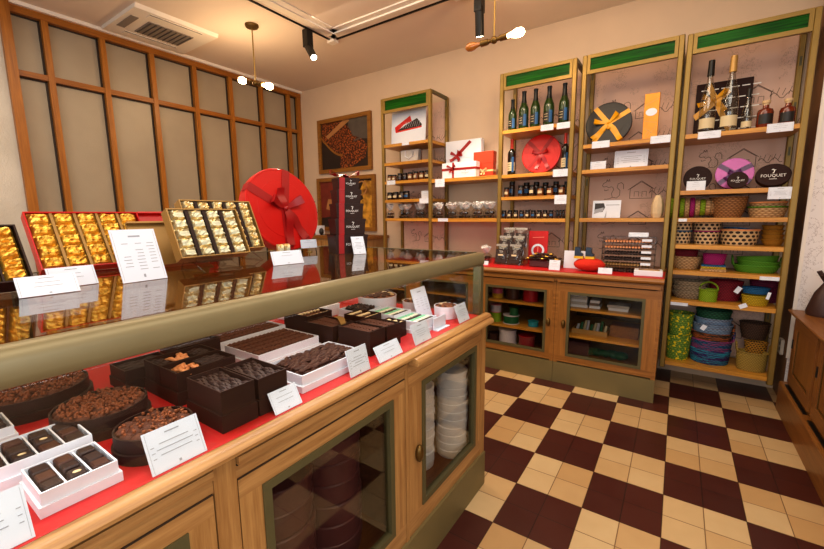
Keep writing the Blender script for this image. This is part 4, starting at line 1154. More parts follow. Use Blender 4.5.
# right hand brown boxes
def slicebox(label, plabel, group, x0, x1, y0, y1, h, lid, cols, mat='choc_cocoa', axis='X'):
    t, z = tray('chocolate_box', label, x0, x1, y0, y1, h, 'brown_box', lid, 'brown_box', .001, 'chocolate box', .003)
    a, c = (x1-x0)/2-.004, (y1-y0)/2-.004; lift = h-.018-(z-CZ)
    MB().box(-a, a, -c, c, z-CZ, z-CZ+lift).build('paper_bed', 'brown_tin', t, smooth=False)
    n = int((x1-x0-.012)/.014); cw = (y1-y0-.01)/cols
    m = MB(); m.cbox(-.006, .006, -cw*.44, cw*.44, 0, .014, .002); o = m.build('chocolate_slice', mat, None); me = o.data; bpy.data.objects.remove(o)
    for i in range(n):
        for j in range(cols):
            put_mesh('chocolate_slice', me, Matrix.Translation((x0+.011+i*.014, y0+.005+(j+.5)*cw, z+lift)) @ Matrix.Rotation(random.uniform(-.08, .08), 4, 'Z') @ Matrix.Rotation(-.2, 4, 'Y'), plabel, 'chocolate', group)
    return t
slicebox('brown box of cocoa slices between two price cards', 'cocoa chocolate slice in the brown box by the cards', 'slices in the brown box by the cards', -.968, -.822, .962, 1.042, .084, .03, 2)
slicebox('brown box of cocoa slices just behind the one by the cards', 'cocoa chocolate slice in the next brown box', 'slices in the next brown box', -.968, -.822, 1.052, 1.132, .080, .03, 2)
t = slicebox('brown box with a gold ribbon strip draped over its corner', 'cocoa chocolate slice in the gold ribboned box', 'slices in the gold ribboned box', -1.135, -.99, .955, 1.06, .078, .028, 2)
m = MB(); m.strip([(.076, -.02, .02), (.076, 0, .08), (.02, .045, .082), (-.02, .06, .08)], [(0, .012, 0), (0, .013, 0), (.009, .009, 0), (.009, .009, 0)])
m.build('gold_ribbon', 'tan_box', t)
def nutbox(label, x0, x1, y0, y1, h, base, nlab, group):
    t, z = tray('chocolate_box', label, x0, x1, y0, y1, h, base, .02, base, .001, 'chocolate box', .003)
    a, c = (x1-x0)/2-.004, (y1-y0)/2-.004; lift = h-.012-(z-CZ)
    MB().box(-a, a, -c, c, z-CZ, z-CZ+lift).build('chocolate_slab', 'choc_cocoa', t, smooth=False)
    o = MB().ball((0, 0, 0), .0075, 8, 6, 0, (1.3, .9, .7), .25, 200).build('nut', ['nut_cream'], None); me = o.data; bpy.data.objects.remove(o)
    for i in range(7):
        for j in range(3):
            put_mesh('nut', me, Matrix.Translation((x0+.012+(x1-x0-.024)*(j/2), y0+.012+(y1-y0-.024)*i/6, z+lift+.005)) @ Matrix.Rotation(random.uniform(0, 3), 4, 'Z'), nlab, 'nut', group)
nutbox('brown box of a nut topped slab under the rail', -1.30, -1.16, .99, 1.12, .085, 'brown_box', 'cream nut on the slab under the rail', 'nuts on the rear slab')
nutbox('small dark box topped with cream nuts behind the next brown box', -1.14, -1.02, 1.17, 1.27, .06, 'brown_box', 'cream nut on the small dark box', 'nuts on the small dark box')
nutbox('narrow dark box of cream nuts beside the green bars', -.945, -.86, 1.155, 1.225, .06, 'brown_box', 'cream nut in the narrow dark box', 'nuts in the narrow dark box')
# long white box behind, grey box of dark sticks
o = MB(); o.cbox(-.10, .10, -.11, .11, 0, .055, .003); tag(o.build('gift_box', 'white_box', None, (-1.42, 1.22, CZ), smooth=False), 'plain white closed box standing at the back of the counter', 'box')
whitebox, z = tray('chocolate_tray', 'pale grey tray of dark chocolate pieces before the white cake tin', -1.27, -1.13, 1.27, 1.41, .045, 'card', .016, 'card', .004, 'chocolate tray', .003)
sticks('dark chocolate piece in the pale grey tray', 'pieces in the pale grey tray', -1.255, -1.145, 1.29, 1.39, z+.012, 6, 3, .034, .006, 'choc', 'Y', .8, 2)
# green and ivory bar trays
def bars(label, x0, x1, y0, y1, h, group, pl):
    t, z = tray('bar_tray', label, x0, x1, y0, y1, h, 'white_box', .014, 'white_box', .006, 'chocolate tray', .003)
    a, c = (x1-x0)/2-.004, (y1-y0)/2-.004; lift = h-.016-(z-CZ)
    MB().box(-a, a, -c, c, z-CZ, z-CZ+lift).build('paper_bed', 'white_box', t, smooth=False)
    n = 6; w = (x1-x0-.012)/n; L = (y1-y0-.012)/2
    for k, mt in enumerate(('mint', 'ivory', 'choc')):
        o = MB().cbox(-w*.42, w*.42, -L*.46, L*.46, 0, .014, .003).build('chocolate_bar', mt, None); me = o.data; bpy.data.objects.remove(o)
        for i in range(n):
            if i % 3 != k: continue
            for j in (0, 1): put_mesh('chocolate_bar', me, Matrix.Translation((x0+.006+(i+.5)*w, y0+.006+(j+.5)*L, z+lift)), ('mint green', 'ivory', 'dark')[k]+' bar in the '+pl, 'chocolate', ('mint', 'ivory', 'dark')[k]+' bars in the '+pl)
bars('white tray of mint green and ivory bars nearer the glass', -.945, -.815, 1.255, 1.385, .05, 'a', 'nearer green tray')
bars('white tray of mint green and dark bars farther from the glass', -1.10, -.965, 1.285, 1.415, .05, 'b', 'farther green tray')
o = MB().box(-.012, .012, -.05, .05, 0, .004).box(-.012, -.009, -.05, .05, .004, .05); tag(o.build('folded_card', 'card', None, (-.788, 1.38, CZ), smooth=False), 'blank folded white card by the nearer green tray', 'card')
# round cakes in white tins
def cake(label, x, y, R, h, wall, top):
    t = thing('cake_tin', label, 'cake', (x, y, CZ))
    m = MB(); m.lathe([(R*.97, 0), (R, h*.96), (R, h), (R-.003, h), (R-.003, h*.8), (.001, h*.8)], 36, caps=False); m.build('tin_wall', wall, t)
    m = MB(); m.lathe([(R-.0035, h*.8), (R-.004, h*.98), (R*.6, h*1.04), (.001, h*1.06)], 30, caps=False); m.build('praline_top', 'praline', t)
    m = MB()
    for i in range(int(top)):
        a = i*2.4; r = R*.82*math.sqrt((i+.5)/top); m.ball((r*math.cos(a), r*math.sin(a), h*1.04), R*.11, 8, 5, i % 5 // 4, (1.3, 1, .5), .2, 90)
    m.build('topping', ['choc_mid', 'nut_cream'], t)
cake('large white round tin of praline cake at the far end of the counter', -1.24, 1.515, .098, .072, 'white_box', 34)
cake('small round praline cake between the large tin and the tall card', -1.045, 1.565, .06, .056, 'white_box', 16)
cake('small pink white tin of praline cake behind the last price card', -.865, 1.555, .055, .056, 'white_box', 16)
# price cards along the glass
card('price card before the second brown stick box', (-.757, .576, CZ), 90, 30, .080, .055, 2)
card('upright price card before the front white tray', (-.757, .838, CZ), 90, 14, .087, .08, 4)
card('wide tilted price card beside the upright one', (-.757, .992, CZ), 90, 30, .126, .054, 2)
card('price card before the green bars', (-.757, 1.190, CZ), 90, 20, .110, .074, 4)
card('last price card at the end post of the counter', (-.757, 1.530, CZ), 90, 20, .100, .08, 4)
card('tall menu card standing behind the green bars', (-.94, 1.495, CZ), 92, 18, .125, .142, 7, name='menu_sheet', cat='menu')
card('low white card far back before the white closed box', (-1.30, 1.20, CZ), 92, 20, .10, .055, 1)

# ------------------------------------------------------------------ stacks inside the counter cupboards
def round_tin(name, label, cat, group, x, y, z, R, h, mat, ridge=1):
    m = MB(); m.lathe([(R*.96, 0), (R*.96, h*.5), (R, h*.52), (R, h*.95), (R*.97, h), (R*.5, h)], 30)
    return tag(m.build(name, mat, None, (x, y, z)), label, cat, group)
k = 0
nth = ['lowest', 'second lowest', 'third from the bottom', 'fourth from the bottom', 'fifth from the bottom', 'sixth from the bottom', 'seventh from the bottom', 'eighth from the bottom', 'ninth from the bottom', 'tenth from the bottom', 'eleventh from the bottom']
def stack(name, desc, cat, group, x, y, z0, R, h, n, mat, lg=False):
    z = z0
    base = None
    for i in range(n):
        lab = ('topmost ' if i == n-1 else nth[i]+' ')+desc
        jx, jy = random.uniform(-.003, .003), random.uniform(-.003, .003)
        if base is None: base = round_tin(name, lab, cat, group, x, y, z, R, h, mat)
        else:
            o = base.copy(); COL.objects.link(o); o.location = (x+jx, y+jy, z); o['label'] = lab
        z += h+.0005
    return z
stack('round_tin', 'plum brown round tin of the left stack in the wide cupboard', 'tin', 'plum tins, left stack', -.915, .625, .2005, .112, .072, 6, 'brown_tin')
stack('round_tin', 'plum brown round tin of the right stack in the wide cupboard', 'tin', 'plum tins, right stack', -.95, .87, .2005, .112, .072, 7, 'brown_tin')
stack('round_container', 'white round container of the right stack in the end cupboard', 'container', 'white containers, right stack', -.848, 1.588, .2005, .075, .0385, 11, 'lid_white')
stack('round_container', 'white round container of the left stack in the end cupboard', 'container', 'white containers, left stack', -.935, 1.42, .2005, .075, .0385, 10, 'lid_white')

# ------------------------------------------------------------------ goods on the tall shelves
YG = 3.63                                     # front row of goods
def sx_(xp, yp, Y=YG): return px(xp, yp, Y=Y).x
def hz_(xp, ytop, z, Y=YG): return px(xp, ytop, Y=Y).z - z
def wid(x0, x1, y, Y=YG): return px(x1, y, Y=Y).x-px(x0, y, Y=Y).x

def scard(label, x0, x1, ytop, ybot, Y=YF+.0055, lines=2, name='price_card', cat='card', z=None, tilt=0):
    """card read from the photo at shelf front plane; hangs on the edge or stands on the shelf"""
    a, b = px(x0, (ytop+ybot)/2, Y=Y), px(x1, (ytop+ybot)/2, Y=Y)
    xc = (a.x+b.x)/2; zt, zb = px((x0+x1)/2, ytop, Y=Y).z, px((x0+x1)/2, ybot, Y=Y).z
    if z is not None: zt = z+(zt-zb); zb = z
    return card(label, (xc, Y, zb), 0, tilt, b.x-a.x, zt-zb, lines, None, name, True, cat)

# bottles
def bottle(name, label, loc, R, H, kind, rot=0, group=None):
    t = thing(name, label, 'bottle', loc, (0, 0, rot), group)
    if kind in ('champ', 'wine'):
        body = 'bottle_green' if kind == 'champ' else 'bottle_dark'
        prof = [(R*.9, 0), (R, H*.02), (R, H*.50), (R*.93, H*.57), (R*.55, H*.70), (R*.36, H*.79), (R*.33, H*.96), (R*.38, H*.965), (R*.38, H*.985)]
        if kind == 'wine': prof = [(R*.9, 0), (R, H*.02), (R, H*.60), (R*.93, H*.65), (R*.5, H*.71), (R*.38, H*.75), (R*.36, H*.98)]
        MB().lathe(prof, 20).build('glass_body', body, t)
        m = MB(); z0 = H*.70 if kind == 'champ' else H*.73
        m.lathe([((R*.57 if kind == 'champ' else R*.43), z0), (R*.42, H*.80), (R*.40, H*.95), (R*.45, H*.96), (R*.45, H), (R*.3, H*1.004)], 18)
        m.build('capsule', 'foil_black' if kind == 'champ' else 'foil_red', t)
        m = MB(); n = 10
        vs = []
        for i in range(n+1):
            a = -PI/2+(i/n-.5)*2.4
            for zz in (.12, .36): vs.append((R*1.012*math.cos(a), R*1.012*math.sin(a), H*zz))
        m.add(vs, [(2*i, 2*i+2, 2*i+3, 2*i+1) for i in range(n)], 0); 
        m.f_ = 0
        o = len(m.v); vs = []
        for i in range(4):
            a = -PI/2+.35+i*.2
            for zz in ((.1, .40) if kind == 'champ' else (.08, .5)): vs.append((R*1.02*math.cos(a), R*1.02*math.sin(a), H*zz))
        m.add(vs, [(2*i, 2*i+2, 2*i+3, 2*i+1) for i in range(3)], 1)
        vs = []
        for q in (.17, .24, .30):
            for i in range(5):
                a = -PI/2-.7+i*.2
                for zz in (q, q+.012): vs.append((R*1.022*math.cos(a), R*1.022*math.sin(a), H*zz))
        m.add(vs, [(k*10+2*i, k*10+2*i+2, k*10+2*i+3, k*10+2*i+1) for k in range(3) for i in range(4)], 2)
        m.build('label', ['label_black' if kind == 'champ' else 'label_cream', 'label_blue', 'label_cream' if kind == 'champ' else 'label_black'], t)
    elif kind == 'clear':
        MB().lathe([(R*.9, 0), (R, H*.02), (R*1.0, H*.42), (R*.8, H*.55), (R*.42, H*.70), (R*.33, H*.78), (R*.33, H*.99)], 20).build('glass_body', 'spirit', t)
        MB().lathe([(R*.44, H*.79), (R*.40, H*.97), (R*.38, H)], 16).build('capsule', 'foil_tan' if 'golden' in label else 'foil_black', t)
        m = MB(); vs = []
        for i in range(11):
            a = -PI/2+(i/10-.5)*2.5
            for zz in (.07, .21): vs.append((R*1.012*math.cos(a), R*1.012*math.sin(a), H*zz))
        m.add(vs, [(2*i, 2*i+2, 2*i+3, 2*i+1) for i in range(10)]); m.build('label', 'label_cream', t)
    elif kind == 'amber':
        MB().lathe([(R*.9, 0), (R, H*.03), (R, H*.58), (R*.85, H*.68), (R*.4, H*.74), (R*.36, H*.86)], 20).build('glass_body', 'amber_liquor', t)
        MB().lathe([(R*.38, H*.84), (R*.38, H*.9), (R*.52, H*.9), (R*.52, H)], 16).build('stopper', 'cork', t)
        m = MB(); vs = []
        for i in range(9):
            a = -PI/2+(i/8-.5)*1.9
            for zz in (.14, .5): vs.append((R*1.015*math.cos(a), R*1.015*math.sin(a), H*zz))
        m.add(vs, [(2*i, 2*i+2, 2*i+3, 2*i+1) for i in range(8)]); m.build('label', 'label_black', t)
    return t
MAT['spirit'] = glassy('clear spirit bottle', '#e9e9e4', 1.6, 1.6, .02)

# T2 champagne row
z = 2.1105
for xc, yt, wd, lab in ((511.2, 100, 8, 'small green champagne bottle at the left end of the row'), (522.3, 92, 9.5, 'second green champagne bottle, right beside the small one'), (533.8, 89.5, 9.5, 'middle green champagne bottle of the row of five'), (547.3, 86.8, 10.5, 'fourth green champagne bottle behind the left white card'), (562.5, 83.9, 10.5, 'rightmost green champagne bottle of the top shelf')):
    x = sx_(xc, 125); bottle('champagne_bottle', lab, (x, YG+.03, z), wid(0+xc-wd/2, xc+wd/2, 120)/2, hz_(xc, yt, z, YG+.03), 'champ', random.uniform(-.25, .15), 'champagne bottles on the top shelf')
scard('white card on the shelf edge below the fourth champagne bottle', 540.8, 553.5, 124.5, 130.5); scard('white card on the shelf edge below the rightmost champagne bottle', 556.8, 570, 122.3, 128.5)
z = 1.7165
bottle('wine_bottle', 'red capped dark bottle left of the red round box', (sx_(510.5, 160), YG+.03, z), wid(507, 514.5, 160)/2, hz_(510.5, 139.5, z, YG+.03), 'wine', 0, 'red capped bottles')
bottle('wine_bottle', 'red capped dark bottle right of the red round box', (sx_(564.2, 155), YG+.03, z), wid(560.3, 568, 155)/2, hz_(564.2, 133.5, z, YG+.03), 'wine', .1, 'red capped bottles')
xc = sx_(538.5, 155); R = wid(519, 558, 155)/2
round_box('round_gift_box', 'red round gift box with red bow between two dark bottles', 'gift box', (xc, YG+.09, z), 0, 8, R*1.0, .05, 'red_box', 'red_ribbon', (135, 55, -60, -130), [(20, R*.4), (165, R*.4)], [(-60, R*.85), (-100, R*.8)], .016)
scard('white card on the edge below the right red capped bottle', 553, 569, 169, 176.5)
# jars
def jar(label, loc, R, H, body, lidm, lab, group):
    t = thing('jar', label, 'jar', loc, (0, 0, random.uniform(-.4, .4)), group)
    MB().lathe([(R*.9, 0), (R, H*.05), (R, H*.72), (R*.86, H*.8)], 14).build('glass_body', body, t)
    MB().lathe([(R*.92, H*.8), (R*.92, H*.99), (R*.85, H)], 14).build('lid', lidm, t)
    m = MB(); vs = []
    for i in range(7):
        a = -PI/2+(i/6-.5)*1.3
        for zz in (.28, .55): vs.append((R*1.02*math.cos(a), R*1.02*math.sin(a), H*zz))
    m.add(vs, [(2*i, 2*i+2, 2*i+3, 2*i+1) for i in range(6)]); m.build('label', lab, t)
    return t
J0 = {}
def jars(lst, z, desc, group, Y=YG):
    base = None
    for i, (xc, wd, yt, body, lab) in enumerate(lst):
        yb = 0
        x = px(xc, yt+6, Y=Y).x; H = px(xc, yt, Y=Y).z-z; R = (px(xc+wd/2, yt+6, Y=Y).x-px(xc-wd/2, yt+6, Y=Y).x)/2
        key = (body, lab)
        jar(desc, (x, Y, z), R, H, body, 'black', lab, group)
z3, z4, z5 = 1.5165, 1.3165, None
jars([(506.5, 5, 187.5, 'jar_amber', 'label_cream'), (521, 6, 185.5, 'jar_dark', 'label_blue'), (532, 6, 185.0, 'jar_dark', 'label_cream'), (540.3, 6.5, 186.5, 'jar_amber', 'label_cream'), (550, 6.5, 186, 'jar_amber', 'label_cream'), (561.8, 6.5, 185, 'jar_amber', 'label_cream')], z3, 'labelled jar in the front row on the shelf below the red round box', 'front jars below the red round box')
jars([(512, 5.5, 182, 'jar_dark', 'label_blue'), (526.5, 6, 182.5, 'jar_dark', 'label_blue'), (536.5, 6, 182, 'jar_dark', 'label_black'), (545.5, 6, 182.5, 'jar_dark', 'label_black'), (556, 6, 181.5, 'jar_dark', 'label_blue'), (566, 4, 181.5, 'jar_dark', 'label_black')], z3, 'taller dark jar in the back row on the shelf below the red round box', 'back jars below the red round box', YG+.10)
scard('white card on the edge of the shelf of larger jars', 554.5, 568, 195, 204, lines=3)
jars([(504+5.85*i, 4.8, 210.2, 'jar_dark', ('label_blue', 'label_cream', 'label_cream', 'label_blue', 'label_cream')[i % 5]) for i in range(9)], z4, 'small dark jar in the long row on the lowest champagne unit shelf', 'small jars in the long row')
jars([(557+3.2*i, 2.8, 209.8, 'jar_dark', 'label_black') for i in range(3)], z4, 'slim dark jar at the right end of the long small jar row', 'slim jars at the row end')

# T1
z = 2.1255
def panel(name, label, cat, x0, x1, yt, yb, z, Y, tilt, mats, draw=None):
    a, b = px(x0, yb, Y=Y), px(x1, yb, Y=Y); H = px((x0+x1)/2, yt, Y=Y).z-z
    m = MB(); w = (b.x-a.x)/2
    m.box(-w, w, -.006, 0, 0, H/math.cos(math.radians(tilt)), 0)
    if draw: draw(m, w, H)
    return tag(m.build(name, mats, None, ((a.x+b.x)/2, Y, z), (-math.radians(tilt), 0, 0), smooth=False, fixn=False), label, cat)
def d1(m, w, H):
    y = -.0066
    m.add([(-w*.8, y, H*.52), (-w*.74, y, H*.36), (-w*.25, y, H*.56), (w*.2, y, H*.62), (w*.1, y, H*.78)], [(0, 1, 2, 3, 4)], 1)
    m.add([(-w*.72, y, H*.40), (w*.75, y, H*.42), (w*.78, y, H*.5), (w*.5, y, H*.68), (w*.2, y, H*.62), (-w*.25, y, H*.52)], [(0, 1, 2, 3, 4, 5)], 2)
    for i in range(8): m.lines([(-w*.3+i*w*.13, H*.46), (-w*.1+i*w*.11, H*.62)], .004, y-.0004, 3)
    m.add([(-w*.74, y-.0006, H*.36), (-w*.72, y-.0006, H*.40), (w*.78, y-.0006, H*.46), (w*.78, y-.0006, H*.42)], [(0, 1, 2, 3)], 1)
panel('display_print', 'white upright print of a red chocolate box on the top left shelf', 'print', 391.5, 425.5, 107, 143.5, z, YG+.06, 4, ['card', 'red_box', 'brown_box', 'grey_print'], d1)
scard('white card on the shelf edge under the upright print', 402, 409, 142.2, 145.2, lines=1)
z = 1.9305
t = thing('paper_bag', 'pale grey paper gift bag with loop handles', 'bag', (sx_(408, 160), YG+.06, z))
w = wid(399, 417, 158)/2; h = hz_(408, 149.5, z)
m = MB(); m.add([(-w*.9, -.04, 0), (w*.9, -.04, 0), (w*.9, .03, 0), (-w*.9, .03, 0), (-w, -.03, h), (w, -.03, h), (w, .02, h), (-w, .02, h)], [(0, 1, 2, 3), (0, 1, 5, 4), (1, 2, 6, 5), (2, 3, 7, 6), (3, 0, 4, 7)]); m.build('bag_body', 'carton', t, smooth=False)
MB().tube([(-w*.45, -.036, h*.96), (-w*.4, -.045, h*.5), (0, -.047, h*.3), (w*.4, -.045, h*.5), (w*.45, -.036, h*.96)], .005, 6).build('handle', 'white_box', t)
o = MB().cbox(-.06, .06, -.04, .04, 0, .12, .003).build('gift_box', 'mauve_box', None, (sx_(424.5, 155), YG+.08, z), smooth=False); tag(o, 'mauve brown box right of the pale grey gift bag', 'box')
jars([(390, 4, 175, 'jar_amber', 'label_cream'), (394.5, 4.2, 175, 'jar_amber', 'label_cream'), (400, 4.5, 173.5, 'jar_dark', 'label_black'), (405, 4.5, 173, 'jar_dark', 'label_black'), (410.5, 4.8, 172.3, 'jar_amber', 'label_cream'), (416.3, 4.8, 171.6, 'jar_amber', 'label_cream'), (421.8, 4.8, 171, 'jar_amber', 'label_cream'), (427.5, 4.8, 170.5, 'jar_dark', 'label_cream')], 1.7325, 'jar on the third shelf of the leftmost unit', 'jars on the third shelf at left')
scard('white card on the third shelf edge of the leftmost unit', 387, 395.3, 180.5, 184.8)
jars([(390.3, 5, 192.5, 'jar_dark', 'label_cream'), (396, 5, 192, 'jar_dark', 'label_cream'), (402, 5, 191.5, 'jar_dark', 'label_cream'), (407, 5, 191, 'jar_dark', 'label_blue')], 1.5305, 'dark jar with pale label on the fourth shelf of the leftmost unit', 'jars on the fourth shelf at left')
scard('white card standing at the right end of the fourth shelf', 421.5, 430, 192.5, 200.5, z=1.531, Y=YG, lines=2)
scard('lower white card on the fourth shelf edge beside the post', 419.5, 430, 198.3, 203.3, lines=1)
# cellophane bags
def bag_proto(H, R):
    t = thing('cellophane_bag', 'bag', 'bag', (0, 0, 0))
    MB().lathe([(R*.85, 0.001), (R, H*.1), (R*.98, H*.42), (R*.5, H*.56), (R*.22, H*.6)], 12).build('bag_body', 'cello', t)
    m = MB()
    for i in range(9):
        a = i*2.4; r = R*.62*math.sqrt((i % 5+.5)/5); m.ball((r*math.cos(a), r*math.sin(a), H*(.10+.22*(i//5))), R*.34, 7, 5, i % 3 // 2, (1, 1, .9), .2, 60)
    m.build('chocolates', ['choc', 'choc_mid'], t)
    m = MB()
    for i in range(13):
        a = i*2.399; lean = .25+.75*((i*7) % 5)/4; hh = H*(.86+.16*((i*3) % 4)/3); wd = R*(.46+.22*((i*5) % 3))
        d = Vector((math.cos(a), math.sin(a), 0)); q = Vector((-d.y, d.x, 0))
        p0 = d*R*.12+Vector((0, 0, H*.54)); p1 = d*R*.45*lean+Vector((0, 0, H*.70)); p2 = d*R*1.05*lean+Vector((0, 0, hh)); p3 = d*R*1.2*lean+Vector((0, 0, hh*.985))
        m.strip([p0, p1, p2, p3], [q*R*.08, q*wd*.7+Vector((0, 0, .004)), q*wd-Vector((0, 0, .008)), q*wd*.8])
    m.build('gathered_top', 'cello_top', t)
    MB().tube([(R*.24*math.cos(a), R*.24*math.sin(a), H*.59) for a in [i*PI/4 for i in range(8)]], .003, 5, 0, True).build('tie', 'brown_box', t)
    return t
first = None
for i, xc in enumerate((390.5, 399, 407.5, 415, 421.5, 428)):
    z = 1.3255; lab = 'cellophane bag of chocolates on the lowest shelf of the leftmost unit'
    loc = (sx_(xc, 212), YG+.07*(i % 2), z)
    if first is None: first = bag_proto(.158, .046); first.location = loc; first['label'] = lab; first['group'] = 'cellophane bags at far left'
    else: dup(first, loc, (0, 0, i*.7), lab, 'cellophane bags at far left')
for i, xc in enumerate((440, 447.5, 454, 460, 466.5, 473, 479.5, 485.5, 492)):
    loc = (sx_(xc, 212), YG+.07*(i % 2)-.01, 1.3215); dup(first, loc, (0, 0, i*.9), 'cellophane bag in the row on the bridging shelf beside the champagne unit', 'cellophane bags on the bridging shelf')
scard('white card on the edge of the bridging shelf of bags', 438, 448, 218.3, 221.5, lines=1)
scard('white card at the left end of the gift box shelf', 435.2, 444.6, 179, 187, Y=YF+.0055)
# ribboned gift boxes on the bridging shelf
z = 1.7215
def gpx(name, label, x0, x1, yt, Y, d, **k):
    a, b = px(x0, 172, Y=Y), px(x1, 172, Y=Y); H = px((x0+x1)/2, yt, Y=Y).z-z
    return gift(name, label, ((a.x+b.x)/2, Y, z), k.pop('ang', 0), b.x-a.x, d, H, group=None, **k), b.x-a.x, H
W_ = lambda x0, x1, Y: wid(x0, x1, 172, Y)
g1w = W_(449, 483, 3.88)
gpx('gift_box', 'large white gift box with diagonal red ribbon, behind', 449, 483.5, 141, 3.88, .07, boxm='white_box', ribm='red_ribbon', vx=None, hz=None, bowc=None, lg=(.07, .13, .03))
m = MB(); y = 3.88-.0745
a, b = px(454.5, 158.5, Y=y), px(470.5, 141, Y=y); m.strip([(a.x, y, a.z), (b.x, y, b.z)], [(.014, 0, -.010)]*2); bow(m, (a.x+.03, a.z+.02), y, [(10, .07), (150, .07), (60, .06)], [(-60, .06), (-150, .09)], .016, 0)
o = m.build('diagonal_ribbon', 'red_ribbon', [o for o in COL.objects if o.get('label', '').startswith('large white gift box with diag')][0]); o.location = -o.parent.location
gpx('gift_box', 'white gift box with red ribbon and bow in front', 446.5, 479.5, 163.2, 3.70, .09, boxm='white_box', ribm='red_ribbon', vx=-.06, hz=.09, bowc=(-.075, .105), bl=.05, rw=.011, lg=(.075, .05, .018))
gpx('gift_box', 'orange red gift box with cream ribbon', 477, 496, 152.5, 3.80, .08, boxm='orange_red', ribm='cream_ribbon', vx=None, hz=.065, bowc=(-.0, .07), bl=.045, rw=.009)

# T3
z = 1.9125
xc = sx_(607.5, 122, 3.68); R = wid(584.5, 631, 122, 3.68)/2
round_box('round_gift_box', 'charcoal round gift box with yellow ribbon bow', 'gift box', (xc, 3.74, z), 0, 10, R, .05, 'black_box', 'yellow_ribbon', (128, 30, 235, -55), [(45, R*.55), (172, R*.6)], [(228, R*.95), (-55, R*1.0), (-70, R*.3)], .019)
t = thing('orange_carton', 'tall orange foil carton with an oval white seal', 'box', (sx_(650, 130), YG+.05, z))
w = wid(641.5, 656.5, 115)/2; h = hz_(650, 93.5, z)
m = MB(); m.cbox(-w, w, -.05, 0, 0, h, .002); m.build('carton_body', 'orange_box', t, smooth=False)
m = MB(); m.M = Matrix.Translation((0, -.0505, h*.6)) @ RX90; m.lathe([(w*.75, 0), (w*.75, .0006)], 24, sx=1, sy=.75); m.build('seal', 'card', t, smooth=False)
m = MB(); 
for (a, b) in (((-.9, .75), (.9, .88)), ((-.9, .42), (.8, .36)), ((-.9, .28), (.3, .14)), ((-.3, .08), (.8, .3)), ((-.9, .05), (-.1, .22))): m.lines([(a[0]*w, a[1]*h), (b[0]*w, b[1]*h)], .004, -.0508)
m.build('printed_lines', 'foil_tan', t, smooth=False, fixn=False)
scard('white card on the edge below the charcoal round box', 592, 609.5, 141, 147.8, lines=1); scard('white card on the edge below the orange carton', 650.5, 670.5, 135.5, 143, lines=1)
z = 1.712
scard('small white card at the left of the second shelf', 590.5, 606, 160, 168.5, z=z, Y=YG, lines=2); scard('large white notice sheet leaning on the second shelf', 614.5, 648, 149, 167.5, z=z, Y=YG+.04, lines=4, name='notice_sheet', cat='notice', tilt=6)
z = 1.3175
def d2(m, w, H):
    y = -.0066
    m.add([(-w*.85, y, H*.3), (-w*.25, y, H*.35), (-w*.1, y, H*.6), (-w*.2, y, H*.85), (-w*.85, y, H*.85)], [(0, 1, 2, 3, 4)], 1)
    m.add([(-w*.9, y-.0003, H*.22), (-w*.2, y-.0003, H*.4), (-w*.2, y-.0003, H*.6), (-w*.8, y-.0003, H*.5)], [(0, 1, 2, 3)], 2)
    m.box(-w*.05, w*.9, y, y+.0002, H*.72, H*.76, 2)
    m.add([(w*.02, y, 0.002), (-w*.1, y, .002), (w*.02, y, H*.42)], [(0, 1, 2)], 2)
panel('postcard', 'pale printed card with a dark picture on the third shelf', 'card', 592, 620, 200.5, 217.8, z, YG+.05, 8, ['card', 'photo_dark', 'grey_print'], d2)
m = MB(); w = wid(650.5, 663.5, 206)/2; h = hz_(656, 195, z)
m.lathe([(w*.75, 0), (w*.98, h*.2), (w, h*.5), (w*.8, h*.8), (w*.4, h)], 8)
tag(m.build('facetted_ornament', 'cream_cake', None, (sx_(657.5, 206), YG+.02, z), smooth=False), 'cream faceted wooden looking ornament at the right end of the shelf', 'ornament')

# T4
z = 1.9115
a, b = px(687.5, 130, Y=3.80), px(748, 130, Y=3.80)
t = thing('gift_box', 'square dark brown box with small white marks and yellow ribbon', 'gift box', (a.x+(b.x-a.x)*.56, 3.86, z), (-math.radians(6), 0, 0))
w = (b.x-a.x)/2*.92; h = hz_(725, 80, z, 3.82)
MB().cbox(-w, w, -.05, 0, 0, h, .002).build('box_body', 'brown_gloss', t, smooth=False)
m = MB()
for i in range(5):
    for j in range(6): m.box(-w+.03+j*w*.36+.04*(i % 2), -w+.075+j*w*.36+.04*(i % 2) if j < 5 or not i % 2 else w-.001, -.0506, -.0503, h*(.1+.19*i), h*(.1+.19*i)+.007)
m.build('printed_marks', 'logo_white', t, smooth=False)
m = MB(); s = Vector((.012, 0, .016))
m.strip([(-w, -.052, h*.38), (w*.2, -.052, h*.82)], [(-.01, 0, .02)]*2); m.strip([(-w*.55, -.0525, h*.95), (w*.3, -.0525, h*.1)], [(.012, 0, .018)]*2)
m.build('ribbon', 'yellow_ribbon', t); m = MB(); bow(m, (-w*.35, h*.68), -.052, [(35, .09), (160, .07)], [(-50, .12), (200, .1)], .018, 0); m.build('bow', 'yellow_ribbon', t)
for xc, yt, wd, kind, lab in ((706.5, 61.5, 16.5, 'clear', 'clear spirit bottle with a black capsule'), (728, 57, 18, 'clear', 'clear spirit bottle with a golden capsule'), (746.5, 89, 11, 'clear', 'small clear bottle with a dark stopper beside the tall ones'), (764.5, 101, 17, 'amber', 'left of the two squat amber liqueur bottles'), (786.5, 99, 17, 'amber', 'right of the two squat amber liqueur bottles')):
    x = sx_(xc, 120); bottle('spirit_bottle', lab, (x, YG, z), wid(xc-wd/2, xc+wd/2, 122)/2, hz_(xc, yt, z), kind, random.uniform(-.2, .2))
scard('white card below the two tall clear bottles', 698, 720.8, 131, 138.3); scard('white card below the two amber bottles', 767, 793.5, 123, 131.8)
z = 1.5145
xc = sx_(697.5, 177, 3.66); R = wid(683.5, 712.5, 177, 3.66)/2
